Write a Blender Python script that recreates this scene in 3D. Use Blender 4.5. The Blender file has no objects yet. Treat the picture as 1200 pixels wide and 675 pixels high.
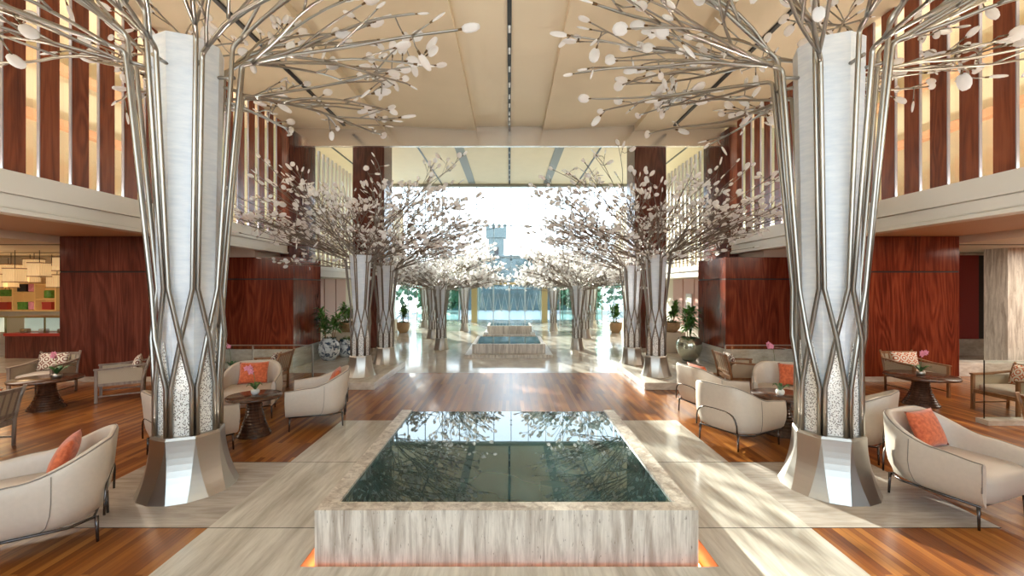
import bpy, math, random
from mathutils import Vector, Matrix, Euler
R = math.radians
PI = math.pi
sc = bpy.context.scene
COL = sc.collection

# ---------------------------------------------------------------- camera, world, sun, big lights, exposure
cam_d = bpy.data.cameras.new('camera')
cam_d.sensor_width = 36.0
cam_d.lens = 520.0 / 1200.0 * 36.0
cam_d.shift_x = 3.0 / 1200.0
cam_d.shift_y = -1.5 / 1200.0
cam_d.clip_end = 400
cam = bpy.data.objects.new('camera', cam_d)
cam.location = (0, 0, 2.0)
cam.rotation_euler = (R(90), 0, 0)
COL.objects.link(cam)
sc.camera = cam

w = bpy.data.worlds.new('sky')
sc.world = w
w.use_nodes = True
wn = w.node_tree
bg = wn.nodes['Background']
tc = wn.nodes.new('ShaderNodeTexCoord')
sp = wn.nodes.new('ShaderNodeSeparateXYZ')
rp = wn.nodes.new('ShaderNodeValToRGB')
rp.color_ramp.elements[0].position = 0.0
rp.color_ramp.elements[0].color = (0.95, 0.97, 1.0, 1)
rp.color_ramp.elements[1].position = 0.6
rp.color_ramp.elements[1].color = (0.62, 0.80, 1.0, 1)
wn.links.new(tc.outputs['Generated'], sp.inputs[0])
wn.links.new(sp.outputs['Z'], rp.inputs[0])
wn.links.new(rp.outputs[0], bg.inputs[0])
bg.inputs[1].default_value = 4.2

def lamp(name, kind, energy, loc, rot=(0, 0, 0), color=(1, 1, 1), **kw):
    d = bpy.data.lights.new(name, kind)
    d.energy = energy
    d.color = color
    for k, v in kw.items():
        setattr(d, k, v)
    o = bpy.data.objects.new(name, d)
    o.location = loc
    o.rotation_euler = rot
    COL.objects.link(o)
    return o

# low sun coming in through the glass front, slightly from the left
sd = Vector((math.sin(R(19)) * math.cos(R(17)), -math.cos(R(19)) * math.cos(R(17)), -math.sin(R(17))))
sun = lamp('sun', 'SUN', 18.0, (0, 60, 30), color=(1.0, 0.92, 0.80), angle=R(0.7))
sun.rotation_euler = sd.to_track_quat('-Z', 'Y').to_euler()

# unseen fill lamps added above the balcony ledges to brighten the high ceiling
for s in (-1, 1):
    lamp('ceiling_fill', 'AREA', 480, (s * 6.75, 4.2, 3.42), (0, R(180 - s * 30), 0), (1.0, 0.91, 0.78),
         shape='RECTANGLE', size=0.5, size_y=14.0)
    lamp('gallery_fill', 'AREA', 60, (s * 7.4, 5.0, 6.2), (0, 0, 0), (1.0, 0.93, 0.78),  # added fill hidden behind the fins, brightens the gallery wall
         shape='RECTANGLE', size=0.5, size_y=15.0)
    lamp('gallery_fill', 'AREA', 60, (s * 7.4, 16.2, 6.2), (0, 0, 0), (1.0, 0.90, 0.75),  # same added fill for the far gallery
         shape='RECTANGLE', size=0.5, size_y=5.5)
    lamp('soffit_fill', 'AREA', 110, (s * 8.2, 5.2, 3.04), (0, 0, 0), (1.0, 0.86, 0.68),  # broad unseen fill added under the soffit, apart from the small downlights
         shape='RECTANGLE', size=0.6, size_y=6.0)

lamp('corner_fill', 'AREA', 130, (12.0, 8.6, 2.85), (0, 0, 0), (1.0, 0.90, 0.76), shape='RECTANGLE', size=3.0, size_y=2.0)  # unseen fill added to lift the right corner
lamp('corner_fill', 'AREA', 50, (-12.0, 9.0, 2.85), (0, 0, 0), (1.0, 0.84, 0.66), shape='RECTANGLE', size=3.0, size_y=2.0)  # weaker added fill for the left corner
sc.view_settings.view_transform = 'Standard'
sc.view_settings.look = 'None'
sc.view_settings.gamma = 1
sc.view_settings.use_curve_mapping = False
sc.view_settings.exposure = 0.30
sc.cycles.max_bounces = 8
sc.cycles.diffuse_bounces = 5
sc.cycles.glossy_bounces = 4
sc.cycles.transmission_bounces = 6
sc.cycles.transparent_max_bounces = 16
sc.cycles.sample_clamp_indirect = 6
sc.cycles.caustics_reflective = False
sc.cycles.caustics_refractive = False
sc.cycles.use_denoising = True

# ---------------------------------------------------------------- materials
class NT:
    def __init__(s, name):
        s.m = bpy.data.materials.new(name)
        s.m.use_nodes = True
        s.t = s.m.node_tree
        s.b = s.t.nodes['Principled BSDF']
    def n(s, kind, **kw):
        x = s.t.nodes.new(kind)
        for k, v in kw.items():
            if k.startswith('_'):
                setattr(x, k[1:], v)
            else:
                x.inputs[k.replace('0', ' ') if k not in x.inputs else k].default_value = v
        return x
    def l(s, a, b):
        s.t.links.new(a, b)
    def ramp(s, fac, stops):
        r = s.t.nodes.new('ShaderNodeValToRGB')
        e = r.color_ramp.elements
        e[0].position, e[0].color = stops[0][0], (*stops[0][1], 1)
        e[1].position, e[1].color = stops[-1][0], (*stops[-1][1], 1)
        for p, c in stops[1:-1]:
            q = e.new(p)
            q.color = (*c, 1)
        s.l(fac, r.inputs[0])
        return r.outputs[0]
    def coords(s, scale=(1, 1, 1), rot=(0, 0, 0), world=True):
        if world:
            g = s.n('ShaderNodeNewGeometry').outputs['Position']
        else:
            g = s.n('ShaderNodeTexCoord').outputs['Object']
        mp = s.t.nodes.new('ShaderNodeMapping')
        mp.inputs['Scale'].default_value = scale
        mp.inputs['Rotation'].default_value = rot
        s.l(g, mp.inputs[0])
        return mp.outputs[0]
    def noise(s, vec, scale, detail=4, rough=.5, dist=0):
        x = s.t.nodes.new('ShaderNodeTexNoise')
        x.inputs['Scale'].default_value = scale
        x.inputs['Detail'].default_value = detail
        x.inputs['Roughness'].default_value = rough
        x.inputs['Distortion'].default_value = dist
        s.l(vec, x.inputs['Vector'])
        return x.outputs[0]
    def mix(s, fac, a, b, mode='MIX'):
        x = s.t.nodes.new('ShaderNodeMix')
        x.data_type = 'RGBA'
        x.blend_type = mode
        for v, i in ((fac, 0), (a, 6), (b, 7)):
            if hasattr(v, 'is_output'):
                s.l(v, x.inputs[i])
            elif i == 0:
                x.inputs[0].default_value = v
            else:
                x.inputs[i].default_value = (*v, 1)
        return x.outputs[2]
    def bump(s, h, strength=.2, dist=.01):
        x = s.t.nodes.new('ShaderNodeBump')
        x.inputs['Strength'].default_value = strength
        x.inputs['Distance'].default_value = dist
        s.l(h, x.inputs['Height'])
        s.l(x.outputs[0], s.b.inputs['Normal'])

def plain(name, col, rough=.5, metal=0.0, spec=.5, noise=0.0, scale=8.0, coat=0.0):
    a = NT(name)
    a.b.inputs['Roughness'].default_value = rough
    a.b.inputs['Metallic'].default_value = metal
    a.b.inputs['Specular IOR Level'].default_value = spec
    a.b.inputs['Coat Weight'].default_value = coat
    a.b.inputs['Coat Roughness'].default_value = .05
    if noise:
        f = a.noise(a.coords(), scale)
        c = a.ramp(f, [(.3, tuple(x * (1 - noise) for x in col)), (.7, tuple(min(1, x * (1 + noise)) for x in col))])
        a.l(c, a.b.inputs['Base Color'])
    else:
        a.b.inputs['Base Color'].default_value = (*col, 1)
    return a.m

def stone(name, scale, rot=(0, 0, 0), light=(.66, .60, .52), dark=(.40, .34, .28), rough=.14, pits=False, spec=.5):
    a = NT(name)
    v = a.coords(scale, rot)
    f1 = a.noise(v, 1.0, 6, .62, .6)
    c1 = a.ramp(f1, [(.28, dark), (.45, tuple(.45 * d + .55 * l for d, l in zip(dark, light))), (.56, light), (.75, tuple(min(1, l * 1.14) for l in light))])
    v2 = a.coords(tuple(x * 5 for x in scale), rot)
    f2 = a.noise(v2, 1.0, 3, .6)
    c2 = a.mix(.45, c1, a.ramp(f2, [(.3, (.62, .58, .54)), (.6, (1, 1, 1))]), 'MULTIPLY')
    if pits:
        v3 = a.coords((55, 55, 16))
        f3 = a.noise(v3, 1.0, 2, .7)
        c2 = a.mix(a.ramp(f3, [(.66, (0, 0, 0)), (.72, (.8, .8, .8))]), c2, (.22, .17, .12))
    a.l(c2, a.b.inputs['Base Color'])
    a.b.inputs['Roughness'].default_value = rough
    a.b.inputs['Specular IOR Level'].default_value = spec
    return a.m

def floor_wood():
    a = NT('floor_wood')
    g = a.coords((1, 1, 1), (0, 0, R(90)))
    br = a.t.nodes.new('ShaderNodeTexBrick')
    br.offset = .37
    br.inputs['Color1'].default_value = (0, 0, 0, 1)
    br.inputs['Color2'].default_value = (1, 1, 1, 1)
    br.inputs['Mortar'].default_value = (.5, .5, .5, 1)
    br.inputs['Scale'].default_value = 1.0
    br.inputs['Mortar Size'].default_value = .0008
    br.inputs['Brick Width'].default_value = 1.3
    br.inputs['Row Height'].default_value = .062
    a.l(g, br.inputs[0])
    tone = a.ramp(br.outputs[0], [(0, (.19, .052, .010)), (.4, (.30, .098, .018)), (.7, (.37, .136, .026)), (1, (.47, .19, .042))])
    gr = a.noise(a.coords((55, 1.6, 1)), 1.0, 5, .6, .4)
    c = a.mix(.6, tone, a.ramp(gr, [(.3, (.5, .42, .38)), (.65, (1.0, 1.0, 1.0))]), 'MULTIPLY')
    a.l(c, a.b.inputs['Base Color'])
    a.b.inputs['Roughness'].default_value = .27
    a.b.inputs['Specular IOR Level'].default_value = .55
    a.b.inputs['Coat Weight'].default_value = .3
    a.b.inputs['Coat Roughness'].default_value = .30
    return a.m

def veneer(name, c0, c1, c2, rough=.22, flame=True):
    a = NT(name)
    v = a.coords((3.2, 3.2, .42))
    d = a.noise(v, 1.0, 2, .5)
    add = a.t.nodes.new('ShaderNodeVectorMath')
    add.operation = 'SCALE'
    add.inputs['Scale'].default_value = 1.0
    gr = a.noise(a.coords((26, 26, 1.1)), 1.0, 5, .65, 1.2)
    fg = a.noise(a.coords((2.6, 2.6, .34)), 1.0, 2, .45, .5)
    mu = a.t.nodes.new('ShaderNodeMath'); mu.operation = 'MULTIPLY'; mu.inputs[1].default_value = 62
    a.l(fg, mu.inputs[0])
    si = a.t.nodes.new('ShaderNodeMath'); si.operation = 'SINE'
    a.l(mu.outputs[0], si.inputs[0])
    ma = a.t.nodes.new('ShaderNodeMath'); ma.operation = 'MULTIPLY_ADD'; ma.inputs[1].default_value = .075; ma.inputs[2].default_value = .5
    a.l(si.outputs[0], ma.inputs[0])
    f = a.mix(.5, a.mix(.4, gr, d), ma.outputs[0])
    c = a.ramp(f, [(.38, c0), (.5, c1), (.62, c2)])
    a.l(c, a.b.inputs['Base Color'])
    a.b.inputs['Roughness'].default_value = rough
    a.b.inputs['Specular IOR Level'].default_value = .5
    return a.m

def thin_glass(name, tint=(.93, .97, .96), refl=.10):
    m = bpy.data.materials.new(name)
    m.use_nodes = True
    t = m.node_tree
    for n in list(t.nodes):
        if n.type != 'OUTPUT_MATERIAL':
            t.nodes.remove(n)
    out = [n for n in t.nodes if n.type == 'OUTPUT_MATERIAL'][0]
    tr = t.nodes.new('ShaderNodeBsdfTransparent')
    tr.inputs[0].default_value = (*tint, 1)
    gl = t.nodes.new('ShaderNodeBsdfGlossy')
    gl.inputs['Roughness'].default_value = .02
    fr = t.nodes.new('ShaderNodeFresnel')
    fr.inputs[0].default_value = 1.45
    mu = t.nodes.new('ShaderNodeMath')
    mu.operation = 'MULTIPLY_ADD'
    mu.inputs[1].default_value = 1.0
    mu.inputs[2].default_value = refl
    t.links.new(fr.outputs[0], mu.inputs[0])
    mx = t.nodes.new('ShaderNodeMixShader')
    ge = t.nodes.new('ShaderNodeNewGeometry')
    iv = t.nodes.new('ShaderNodeMath')
    iv.operation = 'SUBTRACT'
    iv.inputs[0].default_value = 1.0
    t.links.new(ge.outputs['Backfacing'], iv.inputs[1])
    m2 = t.nodes.new('ShaderNodeMath')
    m2.operation = 'MULTIPLY'
    t.links.new(mu.outputs[0], m2.inputs[0])
    t.links.new(iv.outputs[0], m2.inputs[1])
    t.links.new(m2.outputs[0], mx.inputs[0])
    t.links.new(tr.outputs[0], mx.inputs[1])
    t.links.new(gl.outputs[0], mx.inputs[2])
    t.links.new(mx.outputs[0], out.inputs[0])
    return m

def translucent(name, col, tcol, mixf=.4, rough=.2):
    m = bpy.data.materials.new(name)
    m.use_nodes = True
    t = m.node_tree
    b = t.nodes['Principled BSDF']
    out = [n for n in t.nodes if n.type == 'OUTPUT_MATERIAL'][0]
    b.inputs['Base Color'].default_value = (*col, 1)
    b.inputs['Roughness'].default_value = rough
    tl = t.nodes.new('ShaderNodeBsdfTranslucent')
    tl.inputs[0].default_value = (*tcol, 1)
    mx = t.nodes.new('ShaderNodeMixShader')
    mx.inputs[0].default_value = mixf
    t.links.new(b.outputs[0], mx.inputs[1])
    t.links.new(tl.outputs[0], mx.inputs[2])
    t.links.new(mx.outputs[0], out.inputs[0])
    return m, t, b

def emit(name, col, strength):
    a = NT(name)
    a.b.inputs['Base Color'].default_value = (*col, 1)
    a.b.inputs['Emission Color'].default_value = (*col, 1)
    a.b.inputs['Emission Strength'].default_value = strength
    return a.m

M = {}
M['trav_floor'] = stone('travertine_floor', (5.5, .6, 1), (0, 0, R(8)), (.70, .66, .58), (.47, .42, .35), .15)
M['trav_patch'] = stone('travertine_patch', (.7, 5, 1), (0, 0, R(14)), (.58, .52, .46), (.38, .33, .28), .2)
M['marble'] = stone('marble_floor', (.9, .5, 1), (0, 0, R(35)), (.70, .65, .57), (.50, .45, .38), .09, spec=.8)
M['trav_wall'] = stone('travertine_upright', (15, 15, 1.3), (0, 0, 0), (.74, .68, .60), (.34, .27, .21), .3, pits=True)
M['trav_plinth'] = stone('travertine_plinth', (1.8, .5, 4), (0, 0, R(8)), (.74, .70, .63), (.52, .46, .38), .2)
M['wood_floor'] = floor_wood()
M['mahogany'] = veneer('mahogany_veneer', (.06, .010, .005), (.18, .030, .013), (.33, .075, .03), .18)
M['mahogany_dark'] = veneer('dark_mahogany', (.05, .014, .010), (.125, .034, .022), (.21, .065, .042), .17)
M['fin_wood'] = veneer('fin_wood', (.10, .020, .010), (.24, .055, .022), (.34, .09, .035), .25)
M['fin_edge'] = plain('fin_edge_metal', (.34, .34, .42), .3, .8)
M['cream_fin'] = plain('cream_fin', (.62, .54, .42), .4)
M['table_wood'] = veneer('table_wood', (.035, .016, .010), (.075, .034, .020), (.13, .06, .034), .18)
M['chair_wood'] = veneer('chair_wood', (.16, .075, .034), (.27, .13, .06), (.38, .20, .095), .3)
M['chair_wood_grey'] = veneer('greyed_chair_wood', (.15, .11, .085), (.26, .20, .16), (.36, .29, .24), .3)
M['ceiling'] = plain('ceiling_paint', (.74, .61, .43), .55, noise=.02, scale=2)
M['ceiling_strip'] = plain('ceiling_centre_paint', (.80, .68, .50), .5)
M['cream'] = plain('cream_paint', (.74, .66, .54), .5)
M['fascia'] = plain('fascia_paint', (.80, .76, .68), .4)
M['soffit'] = plain('soffit_paint', (.72, .56, .43), .55)
M['gallery_wall'] = plain('gallery_wall', (.70, .69, .50), .6)
M['orange_ledge'] = plain('gallery_ledge', (.72, .42, .25), .5)
M['slot'] = plain('black_slot', (.012, .012, .014), .4)
M['grey_band'] = plain('grey_ceiling_band', (.22, .21, .18), .4)
M['steel'] = plain('brushed_champagne_steel', (.48, .455, .42), .34, 1.0)
M['pipe'] = plain('satin_nickel_pipe', (.38, .35, .31), .28, 1.0)
M['branch'] = plain('bronze_branch', (.22, .175, .14), .36, .85)
M['beam'] = plain('polished_beam', (.80, .76, .72), .18, .85)
M['bronze'] = plain('dark_bronze', (.10, .085, .08), .25, .9)
M['cap'] = plain('leaf_cap', (.16, .10, .05), .35, .8)
M['leather'] = plain('pale_leather', (.60, .52, .44), .42, noise=.03, scale=30)
M['leather_seat'] = plain('seat_leather', (.54, .46, .39), .42)
M['piping'] = plain('taupe_piping', (.26, .22, .19), .45)
M['black'] = plain('black_metal', (.02, .02, .02), .35)
M['gold'] = plain('gold_metal', (.42, .33, .15), .3, .8)
M['white'] = plain('white_glaze', (.80, .80, .78), .2)
M['soil'] = plain('moss', (.06, .10, .03), .9)
M['leaf_green'] = plain('palm_leaf', (.10, .26, .04), .45, noise=.35, scale=14)
M['leaf_dark'] = plain('orchid_leaf', (.04, .13, .03), .35)
M['pink'] = plain('orchid_pink', (.78, .30, .42), .5, noise=.2, scale=60)
M['stem'] = plain('orchid_stem', (.16, .20, .07), .5)
M['red_wall'] = plain('red_wall', (.34, .035, .035), .45)
M['red'] = plain('red_lacquer', (.42, .05, .035), .3)
M['pinkish'] = plain('pale_pink_panel', (.60, .36, .30), .3)
M['planter'] = plain('cream_planter', (.72, .62, .48), .45)
M['basket'] = plain('basket_brown', (.42, .27, .14), .6, noise=.3, scale=40)
M['glass'] = thin_glass('clear_glass')
M['gallery_glass'] = thin_glass('gallery_glass', (.96, .97, .95), .05)
M['front_glass'] = thin_glass('front_glass', (.92, .97, .98), .02)
M['green_glass'] = thin_glass('green_glass', (.75, .90, .82), .05)
M['shade'] = emit('lit_fabric_shade', (.85, .60, .30), .35)
M['led'] = emit('warm_strip_light', (1.0, .52, .22), 14.0)
M['downlight'] = emit('downlight_lens', (1.0, .85, .65), 6.0)
M['shelf'] = emit('glowing_shelf_wood', (.70, .42, .15), .12)  # faint glow put into the shelf wood itself
M['case_glow'] = emit('display_case_light', (.75, .85, .72), .35)
M['tower'] = plain('tower_stone', (.12, .15, .15), .8)
M['plaza'] = plain('plaza_paving', (.42, .42, .41), .8)
M['hedge'] = plain('hedge_green', (.07, .14, .08), .9, noise=.4, scale=1.5)
M['city_glass'] = plain('distant_building', (.10, .15, .16), .3)
M['pool_floor'] = plain('pool_basin', (.05, .10, .10), .4)

a = NT('core_glass')
a.b.inputs['Roughness'].default_value = .30
f = a.noise(a.coords((6, 6, 30)), 1.0, 4, .6)
a.l(a.ramp(f, [(.3, (.76, .80, .86)), (.7, (.90, .92, .95))]), a.b.inputs['Base Color'])
a.bump(f, .08, .005)
M['core'] = a.m

a = NT('fretwork')                         # white pierced screen: small dark holes in a white sheet
v = a.coords((72, 72, 72), (R(20), R(30), R(10)))
vo = a.t.nodes.new('ShaderNodeTexVoronoi')
vo.distance = 'CHEBYCHEV'
vo.inputs['Scale'].default_value = 1.0
a.l(v, vo.inputs['Vector'])
a.l(a.ramp(vo.outputs['Distance'], [(.25, (.12, .08, .06)), (.34, (.90, .88, .84))]), a.b.inputs['Base Color'])
a.b.inputs['Roughness'].default_value = .4
M['fret'] = a.m

m_, t_, b_ = translucent('crystal_leaf', (.96, .95, .95), (1.0, .98, .97), .62, .12)
nz = t_.nodes.new('ShaderNodeTexNoise')
nz.inputs['Scale'].default_value = 45
bp = t_.nodes.new('ShaderNodeBump')
bp.inputs['Strength'].default_value = .3
bp.inputs['Distance'].default_value = .01
t_.links.new(nz.outputs[0], bp.inputs['Height'])
t_.links.new(bp.outputs[0], b_.inputs['Normal'])
M['crystal'] = m_

a = NT('pool_water')
a.b.inputs['Base Color'].default_value = (.035, .085, .085, 1)
a.b.inputs['Roughness'].default_value = .015
a.b.inputs['IOR'].default_value = 1.75
f = a.noise(a.coords((1, 1, 1)), 1.3, 2)
a.l(a.ramp(f, [(.35, (.020, .050, .046)), (.65, (.040, .092, .095))]), a.b.inputs['Base Color'])
M['water'] = a.m

a = NT('orange_fabric')
f = a.noise(a.coords((30, 30, 30)), 1.0, 3)
a.l(a.ramp(f, [(.35, (.50, .085, .025)), (.65, (.72, .17, .06))]), a.b.inputs['Base Color'])
a.b.inputs['Roughness'].default_value = .75
a.b.inputs['Sheen Weight'].default_value = .3
M['orange'] = a.m

def pattern_fabric(name, dark):            # ring pattern woven in cream and red-brown
    a = NT(name)
    v = a.coords((7.5, 7.5, 7.5), (0, 0, 0), world=False)
    fr = a.t.nodes.new('ShaderNodeVectorMath')
    fr.operation = 'FRACTION'
    a.l(v, fr.inputs[0])
    su = a.t.nodes.new('ShaderNodeVectorMath')
    su.operation = 'SUBTRACT'
    su.inputs[1].default_value = (.5, .5, .5)
    a.l(fr.outputs[0], su.inputs[0])
    mu = a.t.nodes.new('ShaderNodeVectorMath')
    mu.operation = 'MULTIPLY'
    mu.inputs[1].default_value = (1, 0, 1)
    a.l(su.outputs[0], mu.inputs[0])
    le = a.t.nodes.new('ShaderNodeVectorMath')
    le.operation = 'LENGTH'
    a.l(mu.outputs[0], le.inputs[0])
    m1 = a.t.nodes.new('ShaderNodeMath')
    m1.operation = 'MULTIPLY'
    m1.inputs[1].default_value = 20
    a.l(le.outputs['Value'], m1.inputs[0])
    s1 = a.t.nodes.new('ShaderNodeMath')
    s1.operation = 'SINE'
    a.l(m1.outputs[0], s1.inputs[0])
    s2 = a.t.nodes.new('ShaderNodeMath'); s2.operation = 'MULTIPLY_ADD'
    s2.inputs[1].default_value = .5; s2.inputs[2].default_value = .5
    a.l(s1.outputs[0], s2.inputs[0])
    a.l(a.ramp(s2.outputs[0], [(.32, dark), (.45, (.74, .68, .58))]), a.b.inputs['Base Color'])
    a.b.inputs['Roughness'].default_value = .8
    return a.m
M['pat_brown'] = pattern_fabric('ring_pattern_brown', (.22, .07, .05))
M['pat_orange'] = pattern_fabric('ring_pattern_orange', (.55, .13, .05))

a = NT('cane_weave')
ck = a.t.nodes.new('ShaderNodeTexChecker')
ck.inputs['Scale'].default_value = 90
ck.inputs['Color1'].default_value = (.58, .50, .38, 1)
ck.inputs['Color2'].default_value = (.36, .28, .18, 1)
a.l(a.coords((1, 1, 1), world=False), ck.inputs[0])
a.l(ck.outputs[0], a.b.inputs['Base Color'])
M['cane'] = a.m

a = NT('blue_white_porcelain')
f = a.noise(a.coords((9, 9, 9)), 1.0, 5, .6, 1.0)
a.l(a.ramp(f, [(.42, (.05, .08, .13)), (.52, (.68, .72, .74))]), a.b.inputs['Base Color'])
a.b.inputs['Roughness'].default_value = .12
M['porcelain'] = a.m
a = NT('silvered_bowl')
a.b.inputs['Base Color'].default_value = (.52, .52, .42, 1)
a.b.inputs['Metallic'].default_value = .85
a.b.inputs['Roughness'].default_value = .15
M['silver_bowl'] = a.m

# ---------------------------------------------------------------- mesh builder
class MB:
    def __init__(s):
        s.v, s.f, s.smooth, s.mi = [], [], [], []
    def face(s, idx, smooth=False, mi=0):
        s.f.append(idx); s.smooth.append(smooth); s.mi.append(mi)
    def box(s, x0, x1, y0, y1, z0, z1, mi=0, T=None):
        b = len(s.v)
        p = [(x0, y0, z0), (x1, y0, z0), (x1, y1, z0), (x0, y1, z0), (x0, y0, z1), (x1, y0, z1), (x1, y1, z1), (x0, y1, z1)]
        if T is not None:
            p = [tuple(T @ Vector(q)) for q in p]
        s.v += p
        for q in ((0, 3, 2, 1), (4, 5, 6, 7), (0, 1, 5, 4), (1, 2, 6, 5), (2, 3, 7, 6), (3, 0, 4, 7)):
            s.face([b + i for i in q], False, mi)
        return s
    def quad(s, pts, mi=0):
        b = len(s.v)
        s.v += [tuple(p) for p in pts]
        s.face(list(range(b, b + len(pts))), False, mi)
        return s
    def tube(s, pts, r, n=6, cap=True, mi=0, smooth=True, sx=1.0):
        pts = [Vector(p) for p in pts]
        rr = r if isinstance(r, (list, tuple)) else [r] * len(pts)
        t0 = (pts[1] - pts[0]).normalized()
        up = Vector((0, 0, 1)) if abs(t0.z) < .9 else Vector((1, 0, 0))
        u = t0.cross(up).normalized()
        rings = []
        for i, p in enumerate(pts):
            if i == 0: t = pts[1] - pts[0]
            elif i == len(pts) - 1: t = pts[-1] - pts[-2]
            else: t = (pts[i + 1] - p).normalized() + (p - pts[i - 1]).normalized()
            if t.length < 1e-9: t = t0.copy()
            t.normalize()
            u = (u - t * u.dot(t))
            if u.length < 1e-6: u = t.orthogonal()
            u.normalize()
            w2 = t.cross(u)
            b = len(s.v)
            for k in range(n):
                a_ = 2 * PI * k / n
                s.v.append(tuple(p + (u * math.cos(a_) * sx + w2 * math.sin(a_)) * rr[i]))
            rings.append(b)
        for a_, b in zip(rings, rings[1:]):
            for k in range(n):
                s.face([a_ + k, a_ + (k + 1) % n, b + (k + 1) % n, b + k], smooth, mi)
        if cap:
            s.face([rings[0] + k for k in reversed(range(n))], False, mi)
            s.face([rings[-1] + k for k in range(n)], False, mi)
        return s
    def lathe(s, prof, n=32, c=(0, 0, 0), mi=0, smooth=True):
        rings = []
        for r, z in prof:
            b = len(s.v)
            if r < 1e-5:
                s.v.append((c[0], c[1], c[2] + z)); rings.append((b, 1))
            else:
                for k in range(n):
                    a_ = 2 * PI * k / n
                    s.v.append((c[0] + r * math.cos(a_), c[1] + r * math.sin(a_), c[2] + z))
                rings.append((b, n))
        for (a_, na), (b, nb) in zip(rings, rings[1:]):
            for k in range(n):
                k2 = (k + 1) % n
                if na == 1 and nb == 1: continue
                if na == 1: s.face([a_, b + k2, b + k], smooth, mi)
                elif nb == 1: s.face([a_ + k, a_ + k2, b], smooth, mi)
                else: s.face([a_ + k, a_ + k2, b + k2, b + k], smooth, mi)
        return s
    def grid(s, rows, closed=False, mi=0, smooth=True):
        b = len(s.v)
        n = len(rows[0])
        for r in rows:
            s.v += [tuple(p) for p in r]
        for i in range(len(rows) - 1):
            for j in range(n if closed else n - 1):
                j2 = (j + 1) % n
                s.face([b + i * n + j, b + i * n + j2, b + (i + 1) * n + j2, b + (i + 1) * n + j], smooth, mi)
        return s
    def mesh(s, name):
        me = bpy.data.meshes.new(name)
        me.from_pydata(s.v, [], s.f)
        me.polygons.foreach_set('use_smooth', s.smooth)
        me.polygons.foreach_set('material_index', s.mi)
        me.update()
        return me
    def build(s, name, mat, parent=None, loc=(0, 0, 0), rot=(0, 0, 0), bevel=0, recalc=True):
        me = s.mesh(name)
        if recalc:
            import bmesh
            bm = bmesh.new(); bm.from_mesh(me)
            bmesh.ops.recalc_face_normals(bm, faces=bm.faces)
            bm.to_mesh(me); bm.free()
        for mm in (mat if isinstance(mat, (list, tuple)) else [mat]):
            me.materials.append(mm)
        o = bpy.data.objects.new(name, me)
        o.location = loc
        o.rotation_euler = rot
        COL.objects.link(o)
        if parent is not None:
            o.parent = parent
        if bevel:
            md = o.modifiers.new('edge', 'BEVEL')
            md.width = bevel; md.segments = 2; md.limit_method = 'ANGLE'; md.angle_limit = R(40)
        return o

def tag(o, label=None, cat=None, group=None, kind=None):
    if label: o['label'] = label
    if cat: o['category'] = cat
    if group: o['group'] = group
    if kind: o['kind'] = kind
    return o

def thing(name, label, cat, loc=(0, 0, 0), rz=0, group=None):
    o = bpy.data.objects.new(name, None)
    o.empty_display_size = .1
    o.location = loc
    o.rotation_euler = (0, 0, rz)
    COL.objects.link(o)
    return tag(o, label, cat, group)

KIDS = {}
def refresh():
    KIDS.clear()
    for o in COL.objects:
        if o.parent is not None:
            KIDS.setdefault(o.parent.name, []).append(o)

def copy_tree(o, parent=None):
    c = o.copy()
    COL.objects.link(c)
    if parent is not None:
        c.parent = parent
    for ch in KIDS.get(o.name, []):
        copy_tree(ch, c)
    return c

def dup(proto, label, loc, rz=0, group=None, scale=None):
    c = copy_tree(proto)
    c.location = loc
    c.rotation_euler = (0, 0, rz)
    c['label'] = label
    if group: c['group'] = group
    elif 'group' in c.keys(): del c['group']
    if scale: c.scale = (scale,) * 3
    return c

def struct(name, mb, mat, **kw):
    return tag(mb.build(name, mat, **kw), kind='structure')

# ================================================================= THE ROOM
# ---- floor: stone aisle, stone squares round the big columns, timber lounges, pale marble beyond
Z0 = -.05
AX = 2.50
f = MB()
TR = 1.50                                    # half width of the trench round the pool
f.box(-AX, AX, -6, 3.17, Z0, 0)
f.box(-AX, -TR, 3.17, 6.02, Z0, 0); f.box(TR, AX, 3.17, 6.02, Z0, 0)
f.box(-AX, AX, 6.02, 6.64, Z0, 0)
struct('floor', f, M['trav_floor'])
f = MB()
for s in (-1, 1):
    x0, x1 = sorted((s * AX, s * 4.08))
    f.box(x0, x1, 3.68, 5.06, Z0, 0)
struct('floor', f, M['trav_patch'])
f = MB()
for s in (-1, 1):
    for a0, a1, y0, y1 in ((AX, 18, -6, 3.68), (4.08, 18, 3.68, 5.06), (AX, 18, 5.06, 10.3)):
        x0, x1 = sorted((s * a0, s * a1))
        f.box(x0, x1, y0, y1, Z0, 0)
f.box(-AX, AX, 6.64, 10.3, Z0, 0)
struct('floor', f, M['wood_floor'])
f = MB().box(-18, 18, 10.3, 27.0, Z0, 0)
struct('floor', f, M['marble'])
f = MB()
for y in (1.9, 3.68, 5.06):
    for s in (-1, 1):
        x0, x1 = sorted((s * 1.55, s * AX))
        f.box(x0, x1, y - .003, y + .003, 0, .0012)
for s in (-1, 1):
    for (x0, x1, y0, y1) in ((AX, 4.08, 3.677, 3.685), (AX, 4.08, 5.055, 5.063)):
        a0, a1 = sorted((s * x0, s * x1))
        f.box(a0, a1, y0, y1, 0, .0012)
struct('trim_1', f, M['bronze'])
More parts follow.
